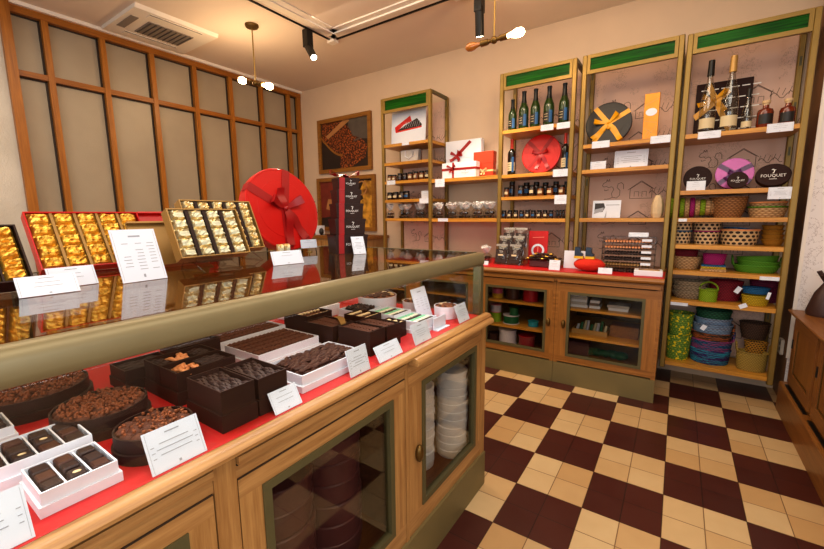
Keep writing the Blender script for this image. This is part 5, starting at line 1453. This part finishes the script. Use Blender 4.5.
round_box('round_tin', 'dark brown round logo tin at the left of the shelf', 'tin', (xc, 3.70, z), 4, 12, R, .05, 'brown_gloss', lg=R*.24)
xc = sx_(735.5, 170, 3.70); R = wid(715.5, 755.5, 170, 3.72)/2
round_box('round_gift_box', 'pink purple round box with a dark purple bow', 'gift box', (xc, 3.78, z), 0, 10, R, .05, 'purple_foil', 'purple_ribbon', (145, 30, -140, -35), [(20, R*.35), (160, R*.35)], [(-140, R*.6), (-40, R*.5)], .016)
xc = sx_(738, 180, 3.6); R = wid(727.5, 749, 180, 3.6)/2
round_box('round_tin', 'small dark brown round tin in front of the purple box', 'tin', (xc, 3.63, z), 0, 14, R, .03, 'brown_gloss', lg=R*.28)
xc = sx_(774, 174, 3.66); R = wid(755.5, 792.5, 174, 3.66)/2
t = round_box('round_tin', 'large dark brown round logo tin at the right of the shelf', 'tin', (xc, 3.70, z), -4, 16, R*.82, .06, 'brown_gloss', lg=R*.30, sx=1.2)
scard('white card before the left dark brown tin', 686.5, 705.5, 181, 190.3, z=z+.0, Y=YF+.02, lines=2); scard('white list card on the shelf edge at the right post', 768, 793, 187, 199, lines=4)

# baskets
def basket(label, loc, rb, rt, h, wv, handle=False, sx=1, sy=1, rim=None, rot=0, tilt=(0, 0), group=None, name='basket', band=None, lie=False, square=False):
    t = thing(name, label, 'basket', loc, (tilt[0], tilt[1], rot), group)
    n = 28; vs = []; m = MB()
    m.M = Matrix.Diagonal((sx, sy, 1, 1))
    rows = max(6, int(h/.012)); prof = []
    for i in range(rows+1):
        f = i/rows; r = rb+(rt-rb)*(1-(1-f)**1.6)+.0022*(i % 2)
        prof.append((r, h*f))
    inner = [(rt-.007, h), (rb-.005, .012), (.001, .012)]
    m.lathe([(rb*.6, 0)]+prof+inner, n if not square else 4, caps=False)
    m.lathe([(.001, .0), (rb*.62, .0005)], n if not square else 4, caps=False)
    if square: pass
    m.build('basket_body', wv, t)
    m = MB(); m.tube([(rt*sx*math.cos(a), rt*sy*math.sin(a), h) for a in [i*2*PI/24 for i in range(24)]], .006, 6, 0, True); m.build('rim', rim or wv, t)
    if band: m = MB(); rr = rb+(rt-rb)*.75+.003; m.tube([(rr*sx*math.cos(a), rr*sy*math.sin(a), h*.62) for a in [i*2*PI/24 for i in range(24)]], .0055, 6, 0, True); m.build('coloured_band', band, t)
    if handle:
        for s in ((-1, 1) if handle == 2 else (1,)):
            if handle == 2: pts = [(s*rt*sx, -rt*.3, h), (s*rt*sx*1.05, -rt*.22, h+.05), (s*rt*sx*1.07, 0, h+.065), (s*rt*sx*1.05, rt*.22, h+.05), (s*rt*sx, rt*.3, h)]
            else: pts = [(rt*sx*math.cos(a), 0, h+rt*1.0*math.sin(a)) for a in [i*PI/12 for i in range(13)]]
            m = MB(); m.tube(pts, .006, 6); m.build('handle', wv, t)
    return t
def bk(label, x0, x1, yt, z, wv, Y=None, taper=.8, **k):
    """front silhouette read from the photo"""
    Y = YG+.09 if Y is None else Y
    a, b = px(x0, yt+6, Y=Y), px(x1, yt+6, Y=Y); rt = (b.x-a.x)/2
    sy = k.pop('sy', min(1, .125/rt)); h = k.pop('h', None) or max(.03, px((x0+x1)/2, yt, Y=Y-rt*sy*.6).z-z)
    return basket(label, ((a.x+b.x)/2, Y, z), rt*taper, rt, h, wv, sy=sy, **k)
def taglet(label, xp, yp, Y, w=.03, h=.045, a=0):
    p = px(xp, yp, Y=Y); o = MB().box(-w/2, w/2, -.001, 0, -h/2, h/2).build('swing_tag', 'card', None, p, (0, a, 0), smooth=False); return tag(o, label, 'tag')
z = 1.3165
# lying nest of striped baskets
t = thing('striped_basket', 'striped cylinder basket lying on its side with magenta rims', 'basket', (sx_(691, 207), YG+.07, z))
R = hz_(690, 197.3, z)/2
m = MB(); 
cols = [0, 1, 0, 2, 1, 2, 0, 2]
for i in range(8):
    x = -.135+i*.032; r0 = R*(1-.03*i if i > 4 else 1)
    m.M = Matrix.Translation((x, 0, R)) @ Matrix.Rotation(PI/2, 4, 'Y')
    m.lathe([(r0*.93, 0), (r0, .004), (r0, .024), (r0*.93, .030)], 24, cols[i])
m.build('basket_body', ['lime_straw', 'pink_straw', 'wicker_beige'], t)
m = MB(); m.M = Matrix.Translation((.121, 0, R)) @ Matrix.Rotation(PI/2, 4, 'Y'); m.lathe([(R*.88, 0), (R*.6, .02), (R*.15, .028)], 24); m.build('basket_base', 'wicker_beige', t)
bk('broad brown wicker basket nest beside the lying striped basket', 709, 748, 197.5, z, 'wicker_brown', taper=.72)
bk('oval basket with a green rim at the right of the shelf', 747, 787, 207, z, 'wicker_beige', taper=.85, rim='green_straw')
bk('oval basket with an orange rim stacked on the green rimmed one', 749, 787, 198, z+.058, 'wicker_beige', taper=.85, rim='orange_peel', h=.045)
scard('small white card below the lying striped basket', 678.5, 687, 218.6, 221.5, lines=1)
z = 1.1185
bk('open cane basket with a teal band half behind the post', 671, 692.5, 223, z, 'hexa', taper=.85, band='blue_straw')
bk('open cane basket with a pink band, second from the left', 693.5, 721, 223, z, 'hexa', taper=.85, band='pink_straw')
bk('wide open cane basket with a coral rim', 719.5, 759.5, 230, z, 'hexa_tan', taper=.85, rim='orange_peel')
bk('cream bowl with a teal rim lying in the wide cane basket', 723, 757, 222.5, z+.075, 'wicker_beige', taper=.85, rim='blue_straw', h=.035, tilt=(-.12, .12))
for i, (y, l) in enumerate(((239, 'lowest'), (233, 'second'), (228, 'third'), (223, 'topmost'))):
    bk(l+' golden straw bowl of the stack by the right post', 761+.5*i, 784, y-3, z+.032*i, 'gold_bowl', taper=.7, h=.042)
z = .9235
bk('beige wicker basket holding a crimson tray', 672, 701.5, 257, z, 'wicker_beige', taper=.75)
bk('crimson tray basket standing in the beige wicker basket', 675, 697.5, 250.5, z+.03, 'crimson_straw', taper=.95, Y=YG+.10, sy=.5)
o = MB(); o.box(-.075, .075, -.05, .05, 0, .018, 0); o.box(-.073, .073, -.048, .048, .0185, .036, 1); o.box(-.071, .071, -.046, .046, .0365, .048, 2)
tag(o.build('woven_box', ['wicker_beige', 'yellow_straw', 'blue_straw'], None, (sx_(713, 268), YG+.02, z), smooth=False), 'flat woven box layered beige, yellow and blue under the magenta basket', 'box')
bk('magenta round basket on the flat layered box', 702.5, 726, 254.5, z+.0485, 'pink_straw', taper=.85, Y=YG+.02, sy=.5)
bk('lower green straw bowl with a side handle', 732, 779, 266, z, 'green_straw', taper=.8, h=.05, handle=2, sy=.75)
bk('middle green straw bowl of the stack', 736, 779, 260, z+.03, 'green_straw', taper=.8, h=.05, sy=.8, tilt=(0, .05))
bk('top green straw bowl of the stack, tilted', 737, 779, 255, z+.062, 'green_straw', taper=.8, h=.05, sy=.8, tilt=(-.08, -.06))
scard('white strip card on the shelf edge under the green bowls', 759.5, 779.5, 276.8, 280.5, lines=1)
z = .6955
for i, (y, l) in enumerate(((292, 'lowest'), (286, 'middle'), (280, 'topmost'))):
    bk(l+' grey beige wicker basket of the left stack', 671, 705+1.5*i, y, z+.04*i, 'wicker_grey', taper=.75, h=.055, sy=.75, Y=YG+.07)
bk('lime straw basket with a loop handle', 698.5, 717.5, 290, z, 'lime_straw', taper=.95, handle=1, Y=YG-.0, sy=.75)
bk('tall crimson straw basket behind the lime one', 709, 743, 281.5, z, 'crimson_straw', taper=.85, Y=YG+.12, sy=.7)
bk('yellow straw basket with a blue basket nested on top', 741, 769, 296.5, z, 'yellow_straw', taper=.85, Y=YG+.01, sy=.65)
bk('blue straw basket nested on the yellow one', 742, 769, 289, z+.085, 'blue_straw', taper=.92, h=.04, Y=YG+.01, sy=.65)
for i in range(4):
    bk(('lowest', 'second', 'third', 'topmost')[i]+' dark magenta straw tray of the pile at the right post', 748, 777, 302-5*i, z+.052*i, 'magenta_straw', taper=.93, h=.05, Y=YG+.19, sy=.62)
taglet('white tag hanging on the crimson basket', 738, 290, YG-.0, .03, .05, .5); taglet('white tag hanging low before the yellow basket', 743, 306, YF+.0045, .045, .03, -.5); taglet('pale tag on the blue basket at the right', 768.5, 296, YG-.07, .018, .05, .2)
scard('white strip card on the shelf edge under the grey baskets', 670.5, 688, 302.5, 305.5, lines=1)
z = .2055
bk('lower green and yellow flecked basket in the bottom left corner', 665, 691, 335, z, 'green_dot', taper=.85, Y=YG+.06)
bk('upper green and yellow flecked basket stacked on its twin', 668, 693.5, 314, z+.20, 'green_dot', taper=.85, Y=YG+.06)
zz = z
for i, (wv, h, l, g) in enumerate((('violet_straw', .105, 'violet woven basket at the bottom of the tall stack', 1.0), ('bluemix_straw', .085, 'blue mixed woven basket, second in the tall stack', 1.03), ('brownmix_straw', .06, 'brown mixed woven basket, third in the tall stack', .98), ('paleblue_straw', .07, 'pale blue woven basket near the top of the stack', .96), ('paleblue_straw', .05, 'pale blue shallow basket under the green one', .9), ('green_dark_straw', .06, 'dark green woven basket topping the tall stack', .85))):
    xa, xb = 711.5-21*g, 711.5+21*g
    bk(l, xa, xb, 330, zz, wv, taper=.92, h=h, Y=YG+.10, sy=.9, rot=0, handle=2 if i in (1, 2) else False); zz += h*.94
taglet('white tag on the pale blue woven basket', 703.5, 327.5, YG-.06, .03, .04, .5)
bk('yellow seagrass basket with a hoop handle at the bottom right', 735.5, 768, 353, z, 'seagrass', taper=.9, handle=2, Y=YG+.04, sy=.62)
bk('amber cane basket sitting in the seagrass basket', 744, 768, 339, z+.10, 'amber_cane', taper=.85, Y=YG+.10, sy=.6, h=.10)
bk('dark brown wicker basket above the amber one', 739, 770, 323.5, z+.21, 'wicker_dark', taper=.75, Y=YG+.16, sy=.7, h=.12)

# ------------------------------------------------------------------ goods on the back worktop
WZ = WT+.0045
def wp(xp, yp): return px(xp, yp, Z=WZ)
# stepped rack of chocolate packets
m = MB()
for i in range(3): m.box(-.13, .13, -.06+.05*i, -.058+.05*i, 0, .06+.075*i); m.box(-.13, .13, -.06+.05*i, -.01+.05*i, .0, .002)
RK = (px(509, 262, Y=3.40).x, 3.42, WZ)
tag(m.build('acrylic_steps', 'acrylic', None, RK, smooth=False), 'clear stepped rack holding the chocolate packets', 'rack')
def packet(label, loc):
    t = thing('chocolate_packet', label, 'packet', loc, (-.2, 0, random.uniform(-.08, .08)), 'chocolate packets on the stepped rack')
    w, h = .058, .185
    m = MB(); n = 6
    vs = []
    for j in range(n+1):
        f = j/n; b = math.sin(PI*min(1, f*1.15))*.018 if f < .87 else .001
        for i in range(n+1):
            g = i/n*2-1; vs.append((g*w, -b*(1-g*g)-.001-.002*mnoise.noise(Vector((i, j, loc[0]*30))), h*f))
    m.add(vs, [(j*(n+1)+i, j*(n+1)+i+1, (j+1)*(n+1)+i+1, (j+1)*(n+1)+i) for j in range(n) for i in range(n)]); m.add([(-w, .0, 0), (w, 0, 0), (w, 0, h), (-w, 0, h)], [(0, 1, 2, 3)])
    m.build('packet_film', 'cello', t)
    m = MB(); m.box(-w*.9, w*.9, -.006, -.002, h*.88, h*.98); m.build('crimped_top', 'silver', t, smooth=False)
    m = MB(); m.cbox(-w*.85, w*.85, -.012, -.003, .012, h*.72, .002); m.build('chocolate_bar', 'choc', t)
    MB().box(-w*.4, w*.4, -.0225, -.022, h*.4, h*.48).build('label', 'label_cream', t, smooth=False)
for i, (dx, s) in enumerate(((-.062, 0), (.062, 0), (-.05, 1), (.07, 1), (-.035, 2), (.08, 2))):
    packet(('front left', 'front right', 'middle left', 'middle right', 'rear left', 'rear right')[i]+' cellophane chocolate packet on the stepped rack', (RK[0]+dx, RK[1]-.066+.05*s, WZ+.003+.072*s))
def d3(m, w, H):
    y = -.0066
    pts = [(.0+w*.58*math.cos(a), H*.42+w*.58*math.sin(a)) for a in [i*PI/14 for i in range(29)]]
    m.lines(pts, w*.22, y, 1); m.lines([(0, H*.3), (0, H*.55)], .008, y, 2); m.lines([(-w*.6, H*.8), (w*.6, H*.82)], .006, y, 2)
panel('display_print', 'red print with a white ring standing behind the packets', 'print', 528, 547, 231, 257, WZ, 3.53, 4, ['red_cloth', 'card', 'paper_pink'], d3)
# acrylic bowl of pieces
t = thing('display_tray', 'clear low tray heaped with wrapped dark chocolates', 'tray', (px(543, 262, Y=3.38).x, 3.38, WZ))
m = MB(); m.box(-.15, .15, -.07, .07, .06, .064); m.box(-.15, -.146, -.07, .07, 0, .06); m.box(.146, .15, -.07, .07, 0, .06); m.box(-.15, .15, -.07, -.066, .064, .08); m.build('tray_body', 'acrylic', t, smooth=False)
m = MB(); m.cbox(-.10, .09, -.05, .05, .003, .055, .004); m.build('packet_pile', 'brown_tin', t, smooth=False)
o = MB().ball((0, 0, 0), .014, 8, 6, 0, (1.6, .9, .6), .25, 110).build('wrapped_piece', 'cone_brown', None); me = o.data; bpy.data.objects.remove(o)
o = MB().ball((0, 0, 0), .014, 8, 6, 0, (1.6, .9, .6), .25, 90).build('wrapped_piece', 'gold', None); me2 = o.data; bpy.data.objects.remove(o)
for k in range(3):
    for i in range(9-k*2):
        for j in range(4-k):
            put_mesh('wrapped_piece', me2 if (i+j) % 4 == 0 else me, Matrix.Translation((t.location.x-.115+.03*i+.03*k, 3.33+.03*j+.015*k, WZ+.073+.019*k)) @ Matrix.Rotation(random.uniform(0, 3), 4, 'Z'), ('gold' if (i+j) % 4 == 0 else 'brown')+' wrapped piece heaped in the clear low tray', 'chocolate', 'wrapped pieces in the low tray')
pA = wp(553, 270.5); card('white square card before the low tray of wrapped chocolates', (pA.x, 3.22, WZ), 0, 12, .085, .08, 3)
pA = px(487, 263, Y=3.3); card('small white card beside the left packets on the worktop', (px(484.5, 263, Y=3.26).x, 3.26, WZ), 0, 15, .07, .035, 1)
# bag of sweets at the left end, standing on the red cloth
dup(first, (px(486, 255, Y=3.40).x, 3.42, WZ), (0, 0, .5), 'cellophane bag lying alone at the left of the chocolate packets'); [o for o in COL.objects if o.get('label', '') == 'cellophane bag lying alone at the left of the chocolate packets'][0]['group'] = 'single bag on the worktop'
panel('notice_sheet', 'white blank sheet standing behind the red plush cushion', 'notice', 563.5, 590.5, 251, 268, WZ, 3.40, 5, ['card'])
# plush cushion with two little boots
pc = px(589, 268, Y=3.30)
o = MB().ball((0, 0, .052), .10, 20, 12, 0, (1.15, .8, .52), .08, 40).build('plush_cushion', 'plush', None, (pc.x, 3.30, WZ)); tag(o, 'red plush cushion carrying two little boots', 'cushion')
def boot(label, x):
    t = thing('little_boot', label, 'figurine', (x, 3.28, WZ+.098))
    m = MB(); m.prism([(-.03, .02), (.028, .02), (.03, .034), (.012, .045), (.010, .085), (-.028, .09), (-.03, .05)], -.02, .02, 'Y'); m.build('boot_upper', 'denim', t)
    m = MB(); m.prism([(-.033, 0), (.034, 0), (.034, .019), (-.033, .019)], -.022, .022, 'Y'); m.build('boot_sole', 'plastic_yellow', t, smooth=False)
boot('left little blue black boot with a yellow sole', px(579, 256, Y=3.28).x); boot('right little blue black boot with a yellow sole', px(590, 256, Y=3.28).x)
card('white card leaning on the worktop beside the red plush cushion', (px(605, 272, Y=3.20).x, 3.20, WZ), 6, 20, .095, .045, 2)
# acrylic tower of drawers with sticks
t = thing('sweets_display_case', 'clear acrylic tower of six drawers with coloured sweets', 'display case', (px(628, 262, Y=3.44).x, 3.44, WZ))
m = MB(); w, d, hh = .178, .085, .265
for i in range(7): m.box(-w, w, -d, d, .0+i*hh/6, .003+i*hh/6)
m.box(-w, -w+.003, -d, d, .003, hh); m.box(w-.003, w, -d, d, .003, hh); m.build('case', 'acrylic', t, smooth=False)
for i, mt in enumerate(('choc_mid', 'tan_box', 'choc', 'choc', 'orange_peel', 'orange_peel')):
    m = MB(); z0 = .0035+i*hh/6
    for k in range(15): m.tube([(-w*.86+k*.0205, -d*.8, z0+.009), (-w*.86+k*.0205+random.uniform(-.01, .01), 0, z0+.011), (-w*.86+k*.0205, d*.8, z0+.009)], .0085, 5)
    f = m.build('drawer_filling', mt, t); f['kind'] = 'stuff'
    MB().box(w*.5, w*.86, -d-.002, -d, z0+.012, z0+.03).build('drawer_label', 'card', t, smooth=False)
card('white card standing on top of the acrylic drawers', (t.location.x+.06, 3.40, WZ+.269), 0, 10, .13, .032, 1)
t = thing('photo_box', 'flat white box with a small picture on its lid, at the worktop end', 'box', (px(648, 274, Y=3.27).x, 3.27, WZ), (0, 0, .05))
MB().cbox(-.088, .088, -.06, .06, 0, .04, .003).build('box_body', 'white_box', t, smooth=False); MB().box(-.06, .07, -.035, .04, .0402, .0408).build('lid_picture', 'photo_gold', t, smooth=False)

# ------------------------------------------------------------------ goods in the base cabinets
def spool(label, x, y, z, R, h, mat, fl='sp_white', group=None):
    t = thing('ribbon_spool', label, 'spool', (x, y, z), (0, 0, 0), group)
    m = MB(); m.lathe([(R*.9, h*.06)]+[(R*(.9+.02*(i % 2)), h*(.06+.88*i/8)) for i in range(9)]+[(R*.9, h*.94)], 22); m.build('ribbon', mat, t)
    m = MB(); m.lathe([(R, 0), (R, h*.06)], 22); m.lathe([(R, h*.94), (R, h)], 22); m.build('flange', fl, t)
def sp_at(xp, yb, z, Y=3.30): return px(xp, yb, Y=Y).x
S1, S2, S3 = .6155, .3955, .1955
YS_ = 3.30
for lab, x0, x1, z, h, mat, fl in (
    ('yellow ribbon spool under the pink one in the upper left', 491, 502, S1, .04, 'sp_yellow', 'sp_yellow'),
    ('wine brown ribbon spool on the upper shelf behind glass', 505, 519, S1, .10, 'sp_brown', 'sp_brown'),
    ('fat bright red ribbon spool on the upper shelf behind glass', 522, 538, S1, .12, 'sp_red', 'sp_wine'),
    ('lime ribbon spool under the grey one on the middle shelf', 490, 501, S2, .085, 'sp_lime', 'sp_lime'),
    ('big dark green ribbon spool with white flange', 503, 519, S2, .075, 'sp_green', 'sp_white'),
    ('teal ribbon spool lying at the right of the middle shelf', 528, 539, S2, .045, 'sp_teal', 'sp_teal'),
    ('large white ribbon spool on the cabinet floor', 499, 517, S3, .14, 'sp_white', 'sp_white'),
    ('red ribbon spool on the cabinet floor beside the white one', 519, 536, S3, .11, 'sp_wine', 'sp_red')):
    a, b = px(x0, 300, Y=YS_).x, px(x1, 300, Y=YS_).x
    spool(lab, (a+b)/2, YS_+.02, z, (b-a)/2, h, mat, fl)
a, b = px(491, 300, Y=YS_).x, px(502, 300, Y=YS_).x
spool('pink ribbon spool on the yellow one in the upper left', (a+b)/2, YS_+.02, S1+.0405, (b-a)/2, .04, 'sp_pink', 'sp_pink'); spool('red ribbon spool topping the upper left pile', (a+b)/2, YS_+.02, S1+.081, (b-a)/2*.95, .035, 'sp_red', 'sp_red')
a, b = px(490, 300, Y=YS_).x, px(501, 300, Y=YS_).x
spool('grey lilac ribbon spool on the lime one', (a+b)/2, YS_+.02, S2+.0855, (b-a)/2*1.0, .07, 'sp_grey', 'sp_pink')
a, b = px(507, 300, Y=YS_).x, px(516, 300, Y=YS_).x
spool('smaller dark green ribbon spool standing on the big one', (a+b)/2+.02, YS_+.02, S2+.0755, (b-a)/2, .07, 'sp_green', 'sp_green')
spool('dark ribbon spool in the shadow of the cabinet floor', px(492, 340, Y=YS_).x, YS_+.03, S3, .05, .08, 'sp_brown', 'sp_brown')
def papers(label, x0, x1, z, n, d, mat='carton', Y=3.36):
    a, b = px(x0, 310, Y=Y).x, px(x1, 310, Y=Y).x; zz = z
    t = thing('paper_stack', label, 'papers', ((a+b)/2, Y, z))
    for i in range(n):
        w = (b-a)/2*random.uniform(.8, 1); m = MB(); m.box(-w, w, -d/2, d/2, i*.022, i*.022+.0205); m.build('packet', mat if i % 2 else 'white_box', t, rot=(0, 0, random.uniform(-.05, .05)), smooth=False)
papers('left stack of pale paper packets on the upper shelf', 571, 589, S1, 5, .16, 'carton'); papers('grey packets beside the left paper stack', 590, 601, S1, 3, .14, 'mauve_box'); papers('low pair of pale cards at the right of the upper shelf', 607, 631, S1, 2, .14, 'carton')
t = thing('utensil_tray', 'dark tray of small shop tools on the middle shelf', 'tray', (px(591, 330, Y=3.38).x, 3.38, S2))
m = MB(); m.box(-.13, .13, -.09, .09, 0, .004); m.box(-.13, .13, -.09, -.086, .004, .04); m.box(-.13, .13, .086, .09, .004, .04); m.box(-.13, -.126, -.086, .086, .004, .04); m.box(.126, .13, -.086, .086, .004, .04); m.build('tray_body', 'tan_box', t, smooth=False)
m = MB()
for i in range(9): m.cyl((-.1+.025*i, -.04+.02*(i % 3), .006), (-.09+.025*i, -.03+.02*(i % 3), .07+.012*(i % 4)), .012, .01, 8, i % 3)
m.build('tools', ['grey_print', 'sp_green', 'label_cream'], t)
o = MB().cbox(-.10, .10, -.07, .07, 0, .09, .003).build('closed_box', 'oak_dark', None, (px(625, 330, Y=3.42).x, 3.42, S2), smooth=False); tag(o, 'brown closed box at the right of the middle shelf', 'box')
m = MB()
for i in range(5): m.ball((-.12+.06*i, .01*(i % 2), .035), .05, 10, 7, 0, (1.1, .9, .62), .35, 18)
tag(m.build('folded_cloth', 'sp_green', None, (px(604, 355, Y=3.40).x, 3.40, S3)), 'crumpled dark green cloth on the floor of the right cabinet', 'cloth')
o = MB().cbox(-.09, .09, -.07, .07, 0, .11, .003).build('closed_box', 'brown_tin', None, (px(578, 350, Y=3.40).x, 3.42, S3), smooth=False); tag(o, 'dark closed box at the left on the floor of the right cabinet', 'box')

# ------------------------------------------------------------------ light
def area(name, loc, rot, sx, sy, e, col):
    li = bpy.data.lights.new(name, 'AREA'); li.shape = 'RECTANGLE'; li.size = sx; li.size_y = sy; li.energy = e; li.color = col
    o = bpy.data.objects.new(name, li); COL.objects.link(o); o.location = loc; o.rotation_euler = rot
    return o
area('ceiling_fill_aisle', (.2, .6, 3.04), (0, 0, 0), 1.6, 2.6, 46, (1, .90, .76))  # added overhead fill without a fixture, like the next two
area('ceiling_fill_counter', (-2.6, .7, 3.04), (0, 0, 0), 1.6, 2.0, 40, (1, .82, .6))
area('ceiling_fill_back', (-1.2, 2.5, 3.04), (.35, 0, 0), 3.2, .4, 24, (1, .82, .6))
area('shop_window_daylight', (-.6, -2.9, 1.7), (PI/2, 0, 0), 3.6, 2.0, 70, (.92, .96, 1))
area('case_strip_light', (-.84, .35, 1.112), (0, -.5, 0), .05, 2.5, 4.5, (.95, .97, 1))
area('added_side_daylight', (1.56, -.5, 1.75), (0, PI/2, 0), 1.5, 2.3, 34, (.86, .93, 1))  # lamp added at the unseen side window to brighten the cards
w = bpy.data.worlds.new('world'); SC.world = w; w.use_nodes = True
bg = w.node_tree.nodes['Background']; bg.inputs[0].default_value = (.9, .95, 1, 1); bg.inputs[1].default_value = .6
SC.view_settings.view_transform = 'Standard'
SC.view_settings.look = 'None'
SC.view_settings.exposure = 0.12; SC.view_settings.gamma = 0.92
SC.cycles.max_bounces = 10; SC.cycles.transparent_max_bounces = 24; SC.cycles.diffuse_bounces = 3; SC.cycles.glossy_bounces = 3
SC.cycles.sample_clamp_indirect = 4; SC.cycles.caustics_reflective = False; SC.cycles.caustics_refractive = False
SC.cycles.use_denoising = True
